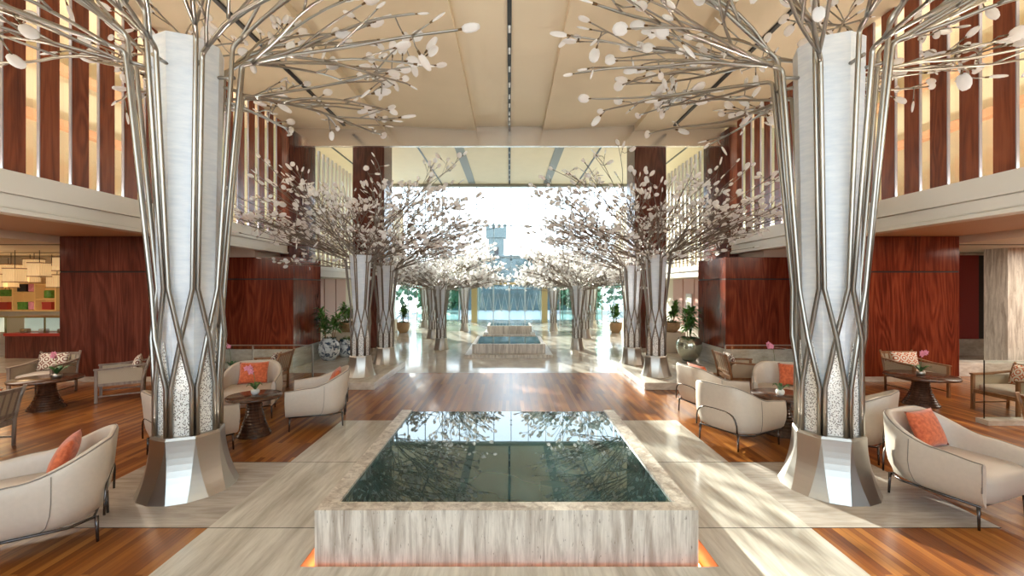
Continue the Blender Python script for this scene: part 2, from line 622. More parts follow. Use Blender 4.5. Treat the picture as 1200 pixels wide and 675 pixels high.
# trench round the pool, timber lined, with a warm strip light at its foot
f = MB()
f.box(-TR - .03, -TR + .004, 3.17, 6.02, -.16, -.002); f.box(TR - .004, TR + .03, 3.17, 6.02, -.16, -.002)
f.box(-TR, TR, 3.14, 3.17, -.16, -.002); f.box(-TR, TR, 6.02, 6.05, -.16, -.002)
f.box(-TR, TR, 3.17, 6.02, -.19, -.16)
struct('trim_2', f, plain('trench_timber', (.50, .20, .08), .5))
f = MB()
f.box(-1.462, -1.447, 3.2, 5.9, -.155, -.135); f.box(1.445, 1.460, 3.2, 5.9, -.155, -.135); f.box(-1.38, 1.38, 3.238, 3.244, -.155, -.150)
tag(f.build('strip_light', M['led']), 'warm strip light glowing in the trench around the foot of the near pool', 'light')

# ---- stone plinths under the second and third pairs of columns
for s, w_ in ((-1, 'left'), (1, 'right')):
    x0, x1 = sorted((s * 2.62, s * 3.95))
    p = MB().box(x0, x1, 8.6, 11.15, 0, .14).build('stone_plinth', M['trav_plinth'], bevel=.006)
    tag(p, 'low travertine plinth under two lattice columns on the %s pot side' % ('porcelain' if s < 0 else 'silver'), 'plinth')

# ---- ceilings
ZC = 6.35
f = MB()
f.box(-.93, .93, -6, 12.36, 6.46, 6.60, 1)
for s in (-1, 1):
    for (xa, za, xb, zb) in ((.93, 6.35, 3.48, 6.50), (3.48, 6.35, 6.35, 6.44)):
        P = [(s * xa, za), (s * xb, zb), (s * xb, 6.62), (s * xa, 6.62)]
        f.quad([(x, -6, z) for x, z in P]); f.quad([(x, 12.36, z) for x, z in reversed(P)])
        for i in range(4):
            (x0, z0), (x1, z1) = P[i], P[(i + 1) % 4]
            f.quad([(x0, -6, z0), (x1, -6, z1), (x1, 12.36, z1), (x0, 12.36, z0)])
struct('ceiling', f, [M['ceiling'], M['ceiling_strip']])
f = MB().box(-9.2, 9.2, 12.5, 26.7, 8.1, 8.3)
struct('ceiling', f, M['ceiling'])
f = MB().box(-9.2, 9.2, 26.3, 26.65, 7.95, 8.1)
struct('trim_3', f, M['grey_band'])
f = MB()
f.box(-.035, .035, -4, 12.3, 6.435, 6.46); f.box(-.05, .05, 12.95, 26.2, 8.07, 8.105)
for s in (-1, 1):
    for (x, y0, y1, zz) in ((4.47, 5.0, 12.0, 6.37), (4.0, 12.95, 26.2, 8.1), (7.75, 12.95, 26.2, 8.1)):
        f.box(s * x - .035, s * x + .035, y0, y1, zz - .03, zz + .01)
struct('trim_4', f, M['slot'])
f = MB()
for s in (-1, 1):
    f.box(s * 2.2 - .2, s * 2.2 + .2, 12.95, 26.2, 8.07, 8.105)
struct('trim_5', f, M['grey_band'])
f = MB().box(-6.0, 6.0, 12.36, 12.5, 5.92, 8.25)
struct('trim_6', f, M['beam'], bevel=.004)
# track-light heads along the centre slot
k = 0
proto_head = tag(MB().box(-.02, .02, -.07, .07, -.05, 0).build('track_light', M['white']), 'small pale track light head in the black centre slot of the ceiling', 'light', 'track light heads')
proto_head.location = (0, 7.6, 6.435)
for y in (8.3, 9.0, 9.7, 10.3, 10.8, 11.3, 11.7, 12.0):
    c = proto_head.copy(); COL.objects.link(c); c.location = (0, y, 6.435)
for y in (19.0, 20.0, 21.0, 22.0, 23.0, 24.0, 25.0):
    c = proto_head.copy(); COL.objects.link(c); c.location = (0, y, 8.07)

# ---- balconies, soffits, galleries
for s, side in ((-1, 'left'), (1, 'right')):
    def bx(mb, a, b, *r):
        x0, x1 = sorted((s * a, s * b)); mb.box(x0, x1, *r)
    f = MB()
    bx(f, 6.0, 6.25, -6, 12.1, 3.126, 3.40)
    bx(f, 6.05, 6.25, -6, 12.1, 2.95, 3.12)
    bx(f, 6.02, 6.25, -6, 12.1, 2.89, 2.945)
    bx(f, 6.1, 6.24, -6, 12.1, 2.93, 3.2)
    bx(f, 5.98, 6.9, 13.7, 26.6, 2.52, 2.67)
    bx(f, 6.03, 6.9, 13.7, 26.6, 2.32, 2.52)
    struct('trim_7', f, M['fascia'], bevel=.004)
    f = MB()
    bx(f, 6.25, 9.5, -6, 10.9, 3.07, 3.2)
    bx(f, 6.25, 9.0, 10.9, 13.7, 2.725, 3.2)
    struct('ceiling', f, M['soffit'])
    f = MB()
    bx(f, 9.5, 18, -6, 14.0, 2.92, 3.2)
    struct('ceiling', f, M['cream'])
    f = MB()
    for y in (7.4, 9.6, 11.9, 13.2):
        bx(f, 9.5, 18, y, y + .10, 2.905, 2.925)
    struct('trim_8', f, M['grey_band'])
    f = MB()
    bx(f, 8.2, 8.4, -6, 12.4, 3.2, 6.6); bx(f, 9.0, 9.2, 12.4, 26.7, 2.6, 8.1); bx(f, 8.2, 9.2, 12.3, 12.45, 3.2, 8.1)
    struct('wall_' + side, f, M['gallery_wall'])
    f = MB()
    bx(f, 8.02, 8.2, -6, 12.3, 5.86, 6.0)
    bx(f, 8.02, 8.2, -6, 12.3, 4.86, 5.0)
    struct('trim_9', f, M['orange_ledge'])
    f = MB()
    bx(f, 6.35, 8.4, -6, 12.4, 6.44, 6.6)
    struct('ceiling', f, M['ceiling'])
    f = MB()
    bx(f, 6.9, 7.1, 12.4, 27.0, 0, 2.75)
    bx(f, 6.9, 9.0, 19.0, 26.7, 2.52, 2.67)
    struct('wall_' + side, f, M['cream'])
    # far side wall: pinkish glossy panels set into it, five pale frames
    f = MB()
    for y in (13.2, 14.3, 15.4, 16.5, 17.6):
        bx(f, 6.86, 6.9, y, y + 1.0, .5, 2.3)
    struct('trim_10', f, M['pinkish'])
    # pane behind the fins
    f = MB(); bx(f, 6.30, 6.31, -3, 12.0, 3.4, 6.34)
    struct('window_' + ('1' if s < 0 else '2'), f, M['gallery_glass'])
    # pier at the end of the fins
    f = MB(); bx(f, 6.0, 6.35, 12.1, 13.7, 2.74, 6.35)
    struct('wall_' + side, f, M['mahogany_dark'])
    # lounge back walls between and behind the panels
    f = MB()
    bx(f, 6.7, 18, 14.0, 14.2, 0, 3.0)
    bx(f, 17.8, 18, -6, 14.0, 0, 3.0)
    struct('wall_back', f, M['cream'])

f = MB()
f.box(-18, -8.2, -6.2, -6.0, 0, 6.6); f.box(8.2, 18, -6.2, -6.0, 0, 6.6); f.box(-8.2, 8.2, -6.2, -6.0, 0, 1.7)
f.box(-18, 18, -6.2, -4.0, 6.62, 6.7)
struct('wall_front', f, M['cream'])  # unseen rear wall, left open high up for fill daylight
struct('window_4', MB().box(-8.2, 8.2, -6.11, -6.09, 1.7, 6.6), M['front_glass'])  # unseen glazing added behind the camera, lets sky in as cool fill

# wooden fins along both balconies
fin = None
for s, side in ((-1, 'left'), (1, 'right')):
    f = MB()
    f.box(-.018, .018, 0.012, .26, 3.40, 6.44)
    p = thing('wooden_fin', 'tall reddish wood fin standing on the balcony edge on the %s' % side, 'fin', (s * 6.12, 3.24, 0), 0, 'wooden fins on the %s balcony' % side)
    f.build('board', M['fin_wood'], p)
    MB().box(-.018, .018, 0, .012, 3.40, 6.44).build('metal_edge', M['fin_edge'], p)
    refresh()
    for i in range(1, 21):
        c = copy_tree(p)
        c.location = (s * 6.12, 3.24 + .42 * i, 0)
    q = tag(MB().box(-.03, .03, 0, .10, 2.67, 6.35).build('gallery_baluster', M['cream_fin']), 'slim cream upright of the far gallery screen on the %s' % side, 'fin', 'far gallery uprights on the %s' % side)
    q.location = (s * 6.12, 13.85, 0)
    for i in range(1, 34):
        c = q.copy(); COL.objects.link(c); c.location = (s * 6.12, 13.85 + .35 * i, 0)

# square wood piers beyond the beam
for s, side in ((-1, 'left'), (1, 'right')):
    x0, x1 = sorted((s * 4.09, s * 5.12))
    struct('wall_' + side, MB().box(x0, x1, 14.5, 15.45, 0, 8.1), M['mahogany_dark'])

# big veneer panels (near pair) and veneer boxes (second pair)
for s in (-1, 1):
    x0, x1 = sorted((s * 6.9, s * 9.5))
    t = thing('veneer_partition', ('dark reddish wood partition wall between the cafe and the patterned chairs' if s < 0 else
              'deep red wood partition wall behind the round table by the glass rail'), 'partition', ((x0 + x1) / 2, 9.37, 0))
    hw = (x1 - x0) / 2
    b = MB()
    n = 5
    for i in range(n):
        xa, xb = -hw + 2 * hw * i / n, -hw + 2 * hw * (i + 1) / n
        b.box(xa + .002, xb - .002, 0, .16, .10, 2.30); b.box(xa + .002, xb - .002, 0, .16, 2.33, 3.06)
    b.build('panel', M['mahogany'] if s > 0 else M['mahogany_dark'], t)
    MB().box(-hw, hw, .012, .15, .09, 3.065).build('backing', M['black'], t)
    MB().box(-hw, hw, -.03, .17, 0, .10).build('base', M['trav_plinth'], t)
    xa, xb = sorted((s * 5.27, s * 6.93))
    t = thing('veneer_box', ('wood clad box room on a stone base behind the wooden armchair near the porcelain pot' if s < 0 else
              'wood clad box room on a stone base beside the silver planter bowl'), 'partition', ((xa + xb) / 2, 11.6, 0))
    hw = (xb - xa) / 2
    b = MB()
    for z0, z1 in ((.48, 2.17), (2.20, 2.72)):
        b.box(-hw, hw, -.78, .785, z0, z1)
    b.build('panel', M['mahogany'], t)
    MB().box(-hw + .01, hw - .01, -.77, .775, .47, 2.71).build('backing', M['black'], t)
    MB().box(-hw, hw, -.8, .785, 0, .475).build('base', M['trav_plinth'], t)

# ---- glass front, doors, vestibule and what lies outside
YF = 26.7
f = MB().box(-9.0, 9.0, YF, YF + .02, 0, 8.1)
wf = struct('window_3', f, M['front_glass'])
f = MB()
for i in range(-8, 9):
    x = i * 1.03 + .1
    f.box(x - .018, x + .018, YF - .12, YF - .01, 0 if abs(i) > 2 else 2.3, 8.0)
for z in (2.12, 3.75, 5.65):
    f.box(-9, 9, YF - .06, YF - .01, z - .03, z + .03)
f.build('window_frame', plain('front_frame_metal', (.30, .36, .38), .35, .6), wf)
f = MB()
for i in range(-6, 7):
    for z in (3.75, 5.65, 6.8):
        x = i * 1.03 + .1
        f.box(x - .07, x + .07, YF - .17, YF - .12, z + .12, z + .15); f.box(x - .07, x + .07, YF - .17, YF - .12, z - .15, z - .12)
        f.box(x - .015, x + .015, YF - .17, YF - .12, z - .2, z + .2)
f.build('window_fitting', M['bronze'], wf)
# vestibule
v = thing('glass_vestibule', 'glass entrance vestibule with two gold posts at the far end of the hall', 'vestibule', (0, 24.8, 0))
for x in (-1.97, 1.97):
    MB().box(x - .16, x + .16, 0, .3, 0, 2.12).build('post', M['gold'], v)
MB().box(-2.13, 2.13, 0, 1.8, 2.12, 2.24).build('canopy', M['gold'], v)
for x in (-2.0, 2.0):
    MB().box(x - .01, x + .01, .3, 1.85, 0, 2.12).build('side_pane', M['green_glass'], v)
# doors with white zig-zag bars
for i, x in enumerate((-1.42, -.48, .46, 1.40)):
    d = struct('door_%d' % (i + 1), MB().box(x - .46, x + .46, YF - .30, YF - .285, .03, 2.08), M['front_glass'])
    b = MB()
    b.box(x - .46, x - .43, YF - .32, YF - .27, 0, 2.1); b.box(x + .43, x + .46, YF - .32, YF - .27, 0, 2.1)
    b.build('door_frame', M['white'], d)
    b = MB()
    for j in range(2):
        xa = x - .40 + j * .40
        b.tube([(xa, YF - .34, .55), (xa + .2, YF - .34, 1.65), (xa + .4, YF - .34, .55)], .022, 6)
    b.build('door_handle', M['white'], d)
for i, x in enumerate((-4.9, -3.6, 3.6, 4.9)):
    d = struct('door_%d' % (i + 5), MB().box(x - .6, x + .6, YF - .30, YF - .285, .03, 2.08), M['green_glass'])
    b = MB()
    b.box(x - .62, x - .58, YF - .32, YF - .27, 0, 2.1); b.box(x + .58, x + .62, YF - .32, YF - .27, 0, 2.1)
    b.build('door_frame', M['steel'], d)
struct('ground', MB().box(-60, 60, 27.0, 160, -.1, -.02), M['plaza'])
struct('floor', MB().box(-18, 18, -14, -6, Z0, 0), M['trav_floor'])
# clock-tower-like block, low building, hedges
t = thing('stone_tower', 'tall pale grey-green stone tower seen through the glass front', 'tower', (-2.75, 92, 0))
MB().box(-1.6, 1.6, 0, 3, 0, 12.2).build('shaft', M['tower'], t)
b = MB(); b.box(-2.1, 2.1, -.3, 3.3, 12.2, 14.2)
for i in range(4):
    b.box(-2.1 + i * 1.2, -1.5 + i * 1.2, -.3, 3.3, 14.2, 15.0)
b.build('battlement', M['tower'], t)
b = MB(); b.box(-.5, .5, -.08, 0, 8.2, 10.2); b.box(-.5, .5, -.08, 0, 4.2, 6.2)
b.build('window', M['slot'], t)
t = thing('street_building', 'low blue-grey glazed building across the street outside', 'building', (0.0, 38, 0))
b = MB(); b.box(-6.0, 6.0, 0, 6, 0, 4.7)
b.build('body', M['city_glass'], t)
b = MB()
for z in (1.3, 2.5, 3.6, 4.6):
    b.box(-6.0, 6.0, -.1, 0, z - .06, z + .06)
for i in range(17):
    b.box(-6 + i * .74, -5.94 + i * .74, -.1, 0, 0, 4.7)
b.build('facade_frame', M['tower'], t)
rnd = random.Random(5)
def bush(loc, rx, ry, rz, label, n=420, ls=.5, mat='hedge', name='garden_shrub', cat='shrub'):
    t = thing(name, label, cat, loc)
    b = MB()
    for _ in range(n):
        th, ph = rnd.uniform(0, 2 * PI), math.acos(rnd.uniform(-.3, 1))
        k = rnd.uniform(.6, 1)
        p = Vector((rx * k * math.sin(ph) * math.cos(th), ry * k * math.sin(ph) * math.sin(th), rz * .35 + rz * .65 * k * math.cos(ph)))
        u = Vector((rnd.gauss(0, 1), rnd.gauss(0, 1), rnd.gauss(0, 1))).normalized() * ls
        w2 = u.orthogonal().normalized() * ls * .45
        b.quad([p, p + u * .5 + w2, p + u, p + u * .5 - w2])
    o = b.build('foliage', M[mat], t, recalc=False)
    o['kind'] = 'stuff'
    MB().tube([(0, 0, 0), (0, 0, rz * .6)], [rx * .08, rx * .04], 6).build('trunk', M['basket'], t)
for x, y, r_, h_, wd in ((-10.6, 36, 3, 4.2, 'leftmost green tree outside beyond the glass front'),
                         (-5.4, 34, 1.8, 2.8, 'green shrub outside to the left of the vestibule'),
                         (5.2, 34, 1.8, 2.7, 'green shrub outside to the right of the vestibule'),
                         (10.6, 36, 3, 4.4, 'rightmost green tree outside beyond the glass front')):
    bush((x, y, 0), r_, r_, h_, wd)

# ================================================================= POOLS
def pool(name, label, cx, x, y0, y1, zt, rim, zw, ledge=None, mat='trav_wall'):
    t = thing(name, label, 'pool', (cx, y0, 0))
    L = y1 - y0
    zb = -.16 if ledge is None else 0
    b = MB()
    b.box(-x, x, 0, rim, zb, zt); b.box(-x, -x + rim, rim, L, zb, zt); b.box(x - rim, x, rim, L, zb, zt)
    b.box(-x + rim, x - rim, L - rim, L, zb, zw - .006)
    b.build('basin_wall', M[mat], t)
    MB().box(-x + rim, x - rim, rim, L - rim, .02, .05).build('basin_floor', M['pool_floor'], t)
    b = MB().box(-x + rim, x - rim, rim, L, zw - .012, zw)
    b.build('water', M['water'], t)
    if ledge:
        b = MB().box(-ledge, ledge, -.28, L + .2, 0, .085)
        b.build('ledge', M[mat], t)
    return t
pool('raised_pool', 'large square travertine pool of dark still water in the foreground', -.022, 1.41, 3.26, 5.92, .357, .13, .335)
pool('raised_pool', 'middle pool with a grey stone rim on a wide low ledge', -.02, 1.05, 12.75, 14.9, .35, .1, .325, 1.24)
pool('raised_pool', 'small farthest pool with a brown stone wall near the glass doors', 0, .90, 17.9, 19.6, .42, .09, .395, 1.05)
for s in (-1, 1):
    b = MB().box(-.1, .1, -.1, .1, 0, .10).build('stone_block', M['white'], loc=(s * .93, 17.74, .085))
    tag(b, 'small pale block on the ledge corner of the farthest pool, %s end' % ('left' if s < 0 else 'right'), 'block')
b = MB().box(-.75, .75, -.04, .04, 0, .02).build('lit_step', M['white'], loc=(0, 17.7, .085))
tag(b, 'long pale strip along the front ledge of the farthest pool', 'step')

# ================================================================= CRYSTAL TREES
def leaf_mesh(name, L, W, th, seed):
    rg = random.Random(seed)
    b = MB()
    n, m = 12, 5
    rows = []
    for i in range(m + 1):
        a_ = PI * i / m
        row = []
        for k in range(n):
            t = 2 * PI * k / n
            wob = 1 + rg.uniform(-.05, .05)
            row.append((math.sin(a_) * math.cos(t) * W * .5 * wob, math.cos(a_) * th * .5, .02 + L * .5 + math.sin(a_) * math.sin(t) * L * .5 * wob))
        rows.append(row)
    b.grid(rows, closed=True)
    b.tube([(0, 0, -.005), (0, 0, .035)], [L * .05, L * .065], 6, mi=1)
    me = b.mesh(name)
    me.materials.append(M['crystal'])
    me.materials.append(M['cap'])
    return me

def chaikin(p, it=1):
    for _ in range(it):
        q = [p[0]]
        for a_, b in zip(p, p[1:]):
            q += [a_.lerp(b, .25), a_.lerp(b, .75)]
        q.append(p[-1])
        p = q
    return p

def rot_dir(d, ang, axis):
    return (Matrix.Rotation(ang, 3, axis) @ d).normalized()

def crystal_tree(label, loc, P):
    """P: rt rb hb (base radii, height), zs zn zt (split, node, top of pipes), r1 r2 r3 (pipe ring radii), pr pipe radius, reach, lo/hi elevation..."""
    rg = random.Random(P['seed'])
    t = thing('crystal_tree', label, 'tree sculpture', loc)
    # flared faceted base
    b = MB()
    rows = []
    N = 10
    for i in range(N + 1):
        q = i / N
        z = P['hb'] * (1 - q)
        r = P['rt'] + (P['rb'] - P['rt']) * (q ** 2.1)
        dl = R(11.2) * q ** 1.1 + R(.15)
        row = []
        for k in range(8):
            for sg in (-1, 1):
                a_ = R(45) * k + sg * dl
                row.append((r * math.cos(a_), r * math.sin(a_), z))
        rows.append(row)
    b.grid(rows, closed=True, smooth=False)
    b.quad(rows[0]); b.quad(list(reversed(rows[-1])))
    b.build('base', M['steel'], t)
    b = MB()
    rr = []
    for r, z in ((P['rt'] * .99, P['hb'] - .012), (P['rt'] * 1.01, P['hb'] + .0), (P['rt'] * .97, P['hb'] + .025), (P['rt'] * .86, P['hb'] + .03)):
        rr.append([(r * math.cos(R(45) * k), r * math.sin(R(45) * k), z) for k in range(8)])
    b.grid(rr, closed=True, smooth=False); b.quad(rr[-1])
    b.build('collar', M['steel'], t)
    # white core, narrow at the waist
    b = MB()
    rr = []
    for r, z in ((P['r1'] - .045, P['hb'] + .02), (P['r1'] - .05, P['zn'] * .7), (P['r2'] - .045, P['zn']), (P['rc'], P['zc'])):
        rr.append([(r * math.cos(R(45) * k), r * math.sin(R(45) * k), z) for k in range(8)])
    b.grid(rr, closed=True, smooth=False); b.quad(rr[-1])
    b.build('core', M['core'], t)
    # pierced pointed screens between the pipes
    apex = (P['zs'] + P['zn']) / 2 - .04
    def ringp(a_, r, z): return Vector((r * math.cos(a_), r * math.sin(a_), z))
    for k in range(8):
        a0, a1 = R(45) * k, R(45) * (k + 1)
        rr_ = P['r1'] - .012
        pts = [ringp(a0, rr_, P['hb'] + .03), ringp(a1, rr_, P['hb'] + .03), ringp(a1, rr_, P['zs']), (ringp(a0, rr_, apex) + ringp(a1, rr_, apex)) / 2, ringp(a0, rr_, P['zs'])]
        off = [p - Vector((p.x, p.y, 0)).normalized() * .012 for p in pts]
        b = MB()
        b.quad(pts); b.quad(list(reversed(off)))
        for i in range(5):
            b.quad([pts[i], off[i], off[(i + 1) % 5], pts[(i + 1) % 5]])
        b.build('pierced_screen', M['fret'], t)
    for z, r in ((P['zt'] * .985, P['r3']),):
        for k in range(8):
            a_ = R(45) * k
            MB().tube([ringp(a_, P['rc'] * .85, z), ringp(a_, r * 1.0, z)], P['pr'] * .8, 6).build('bracket', M['pipe'], t)
    leaves = []
    for k in range(8):
        for sg in (-1, 1):
            a0 = R(45) * k
            a1 = R(45) * (k + sg)
            off = P['pr'] * 1.02
            def pt(a_, r, z, tang):
                return Vector((r * math.cos(a_) - tang * math.sin(a_), r * math.sin(a_) + tang * math.cos(a_), z))
            high = (sg > 0)
            zb = P['zt'] * (1.0 + rg.uniform(-.02, .03)) + (P['hi_up'] if high else 0)
            rtop = P['r3'] * (1 + (zb - P['zt']) * .12) * (1.0 if high else 1.06)
            pts = [pt(a0, P['r1'], P['hb'] + .02, sg * off), pt(a0, P['r1'], P['zs'], sg * off),
                   pt((a0 + a1) / 2, (P['r1'] * .955 + P['r2'] * .955) / 2 + (.0 if high else P['pr'] * 1.6), (P['zs'] + P['zn']) / 2, 0),
                   pt(a1, P['r2'], P['zn'], -sg * off), pt(a1, rtop, zb, -sg * off * (1.05 if round(a1 / R(45)) % 2 else P['spread']))]
            az = a1 + rg.uniform(-.30, .30) - sg * .12
            el = R(rg.uniform(*(P['el_hi'] if high else P['el_lo'])))
            d = Vector((math.cos(az) * math.cos(el), math.sin(az) * math.cos(el), math.sin(el)))
            elbow = pts[-1]
            stemd = (pts[-1] - pts[-2]).normalized()
            arc = [elbow - stemd * .10 * P['k'], elbow, elbow + d * .12 * P['k']]
            body = pts[:-1] + chaikin(arc, 2)
            b = MB()
            b.tube(body, P['pr'], 8)
            ends = []
            # grow: (start, dir, remaining, radius, level)
            stack = []
            for q in range(P['mains']):
                e2 = el + (0 if q == 0 else R(rg.uniform(4, 16)) * rg.choice((-.3, 1, 1)))
                a2 = az + (0 if q == 0 else rg.uniform(.12, .42) * (1 if q % 2 else -1))
                d2 = Vector((math.cos(a2) * math.cos(e2), math.sin(a2) * math.cos(e2), math.sin(e2)))
                stack.append((body[-1] if q == 0 else body[-3].copy(), d2, P['reach'] * rg.uniform(.78, 1.12), P['pr'] * (.92 if q == 0 else .8), 0, e2))
            while stack:
                p0, dd, rem, r0, lv, el0 = stack.pop()
                line = [p0.copy()]
                rad = [r0]
                tot = rem
                p = p0.copy()
                while rem > 0:
                    sl = P['seg'] * rg.uniform(.7, 1.3) * (.8 if lv > 1 else 1)
                    sl = min(sl, rem + .03)
                    p = p + dd * sl
                    rem -= sl
                    line.append(p.copy())
                    rad.append(max(P['rmin'], r0 * (P['taper'] + (1 - P['taper']) * max(rem, 0) / tot)))
                    if rem > P['seg'] * .5 and lv < P['levels'] and rg.random() < P['pfork']:
                        side = rg.choice((-1, 1))
                        nd = rot_dir(dd, side * R(rg.uniform(15, 42)), Vector((0, 0, 1)))
                        nd = (nd + Vector((0, 0, rg.uniform(*P['lift'])))).normalized()
                        stack.append((p.copy(), nd, rem * rg.uniform(.45, .85), rad[-1] * .9, lv + 1, el0))
                    # kink
                    dd = rot_dir(dd, R(rg.uniform(-P['kink'], P['kink'])), Vector((0, 0, 1)))
                    tz = math.sin(el0) * .7 + rg.uniform(-.22, .22)
                    h = Vector((dd.x, dd.y, 0)).normalized()
                    ec = math.asin(max(-1, min(1, dd.z)))
                    en = ec * .5 + math.asin(max(-.9, min(.9, tz))) * .5
                    if p.z > P['zmax'] - .3: en = min(en, R(4))
                    if p.z < P['zmin']: en = max(en, R(8))
                    dd = (h * math.cos(en) + Vector((0, 0, math.sin(en)))).normalized()
                sm = chaikin(line, 1) if len(line) > 2 else line
                rs = [rad[0] + (rad[-1] - rad[0]) * i / (len(sm) - 1) for i in range(len(sm))]
                b.tube(sm, rs, 6 if lv == 0 else 5)
                ends.append((line[-1], (line[-1] - line[-2]).normalized()))
                # short leafy spurs near the tip
                for _ in range(1 if rg.random() < P['spurs'] else 0):
                    j = rg.randint(max(1, len(line) // 2), len(line) - 1)
                    q = line[j - 1].lerp(line[j], rg.random())
                    sd_ = Vector((rg.gauss(0, 1), rg.gauss(0, 1), rg.gauss(.0 + P['spur_up'], .8))).normalized()
                    e = q + sd_ * rg.uniform(.08, .2) * P['k'] * 1.1
                    m2 = q.lerp(e, .5) + Vector((0, 0, rg.uniform(-.03, .03)))
                    b.tube([q, m2, e], P['rmin'], 4)
                    ends.append((e, (e - m2).normalized()))
            o = b.build('stem', [M['pipe'] if P['big'] else M['branch']], t, recalc=False)
            for e in ends:
                leaves.append((e[0], e[1], o))
    rg.shuffle(leaves)
    fx, fy = P['look']
    leaves.sort(key=lambda l: l[0].x * -fx + l[0].y * -fy)
    mass = MB()
    for i, (p, d, o) in enumerate(leaves):
        q = d.to_track_quat('Z', 'Y').to_euler()
        q = (d.to_track_quat('Z', 'Y') @ Euler((0, 0, rg.uniform(0, PI))).to_quaternion())
        me = P['leafmesh'][rg.randrange(len(P['leafmesh']))]
        s_ = rg.uniform(.75, 1.2)
        if i < 100:
            l = bpy.data.objects.new('leaf', me)
            COL.objects.link(l)
            l.parent = o
            l.location = p
            l.rotation_euler = q.to_euler()
            l.scale = (s_, s_, s_)
        else:
            mt = Matrix.Translation(p) @ q.to_matrix().to_4x4() @ Matrix.Scale(s_, 4)
            base = len(mass.v)
            mass.v += [tuple(mt @ v.co) for v in me.vertices]
            for f_ in me.polygons:
                mass.face([base + x for x in f_.vertices], f_.use_smooth, f_.material_index)
    for i in range(P['spots']):  # unseen spots added at the collar to brighten the leaf crown
        a_ = math.atan2(fy, fx) + (i - (P['spots'] - 1) / 2) * R(62)
        r_ = P['rt'] * 1.12
        L = lamp('crown_fill_spot', 'SPOT', P['watt'], (r_ * math.cos(a_), r_ * math.sin(a_), P['hb'] + .02), color=(1.0, .95, .88),
                 spot_size=R(75), spot_blend=.6, shadow_soft_size=.03)
        dv = Vector((math.cos(a_) * .42, math.sin(a_) * .42, 1)).normalized()
        L.rotation_euler = dv.to_track_quat('-Z', 'Y').to_euler()
        L.parent = t
    if mass.v:
        o = mass.build('leaves', [M['crystal'], M['cap']], t, recalc=False)
        o['kind'] = 'stuff'
    return t

LB = [leaf_mesh('leaf', .175, .115, .024, 1), leaf_mesh('leaf', .15, .12, .026, 2), leaf_mesh('leaf', .20, .09, .022, 3)]
LM = [leaf_mesh('leaf', .125, .085, .02, 4), leaf_mesh('leaf', .112, .09, .022, 5), leaf_mesh('leaf', .145, .066, .018, 6)]
LS = [leaf_mesh('leaf', .135, .095, .026, 7), leaf_mesh('leaf', .12, .10, .026, 8)]
BIG = dict(taper=.55, rt=.312, rb=.432, hb=.545, zs=1.03, zn=1.98, zt=4.16, r1=.272, r2=.30, r3=.46, rc=.305, zc=4.40, pr=.0215,
           reach=2.15, seg=.38, levels=3, pfork=.72, kink=17, lift=(-.05, .32), el_lo=(2, 14), el_hi=(15, 46), hi_up=.22, mains=3, spots=5, watt=120,
           spread=2.4, k=1.0, rmin=.008, spurs=.65, spur_up=-.1, zmin=4.0, zmax=6.2, big=True, leafmesh=LB)
crystal_tree('giant metal lattice column with glass leaves at the left of the near pool', (-3.22, 4.46, 0), dict(BIG, seed=11, look=(.5, -1)))
crystal_tree('giant metal lattice column with glass leaves at the right of the near pool', (3.20, 4.46, 0), dict(BIG, seed=23, look=(-.5, -1)))
MID = dict(taper=.35, rt=.235, rb=.315, hb=.40, zs=.77, zn=1.40, zt=2.40, r1=.20, r2=.20, r3=.31, rc=.235, zc=2.52, pr=.0125,
           reach=2.45, seg=.29, levels=3, pfork=.50, kink=13, lift=(-.05, .35), el_lo=(3, 24), el_hi=(26, 62), hi_up=.10, mains=3, spots=3, watt=40,
           spread=2.0, k=.75, rmin=.0045, spurs=1, spur_up=.3, zmin=2.35, zmax=4.75, big=False, leafmesh=LM)
m0 = crystal_tree('lattice column with glass leaves at the near edge of the left plinth', (-3.14, 9.35, .14), dict(MID, seed=31, look=(.3, -1)))
refresh()
dup(m0, 'lattice column with glass leaves at the near edge of the right plinth', (3.09, 9.35, .14), R(135))
dup(m0, 'lattice column with glass leaves on the left plinth, behind its near column', (-3.02, 10.8, .14), R(225), scale=.94)
dup(m0, 'lattice column with glass leaves on the right plinth, behind its near column', (2.99, 10.8, .14), R(315), scale=.94)
SML = dict(taper=.35, rt=.185, rb=.25, hb=.34, zs=.62, zn=1.15, zt=1.92, r1=.155, r2=.155, r3=.25, rc=.19, zc=2.04, pr=.011,
           reach=1.85, seg=.25, levels=3, pfork=.62, kink=13, lift=(-.05, .35), el_lo=(2, 20), el_hi=(18, 48), hi_up=.08, mains=3, spots=0, watt=0,
           spread=2.0, k=.7, rmin=.005, spurs=1, spur_up=.3, zmin=1.9, zmax=3.4, big=False, leafmesh=LS)
s0 = crystal_tree('small lattice tree left of the middle pool, nearest of its side', (-2.18, 14.2, 0), dict(SML, seed=47, look=(.3, -1)))
refresh()
for (x, y, a_, sc_, lb) in ((2.17, 14.2, 90, 1, 'small lattice tree right of the middle pool, nearest of its side'),
                            (-2.98, 17.2, 45, 1, 'small lattice tree half hidden behind the nearest small tree on the left'),
                            (2.93, 17.2, 180, 1, 'small lattice tree half hidden behind the nearest small tree on the right'),
                            (-4.16, 21.9, 270, 1, 'small lattice tree outermost on the left near the glass front'),
                            (4.10, 21.9, 135, 1, 'small lattice tree outermost on the right near the glass front'),
                            (-2.04, 20.2, 225, .95, 'small lattice tree left of the farthest pool by the gold post'),
                            (2.0, 20.2, 315, .95, 'small lattice tree right of the farthest pool by the gold post')):
    dup(s0, lb, (x, y, 0), R(a_), scale=sc_)

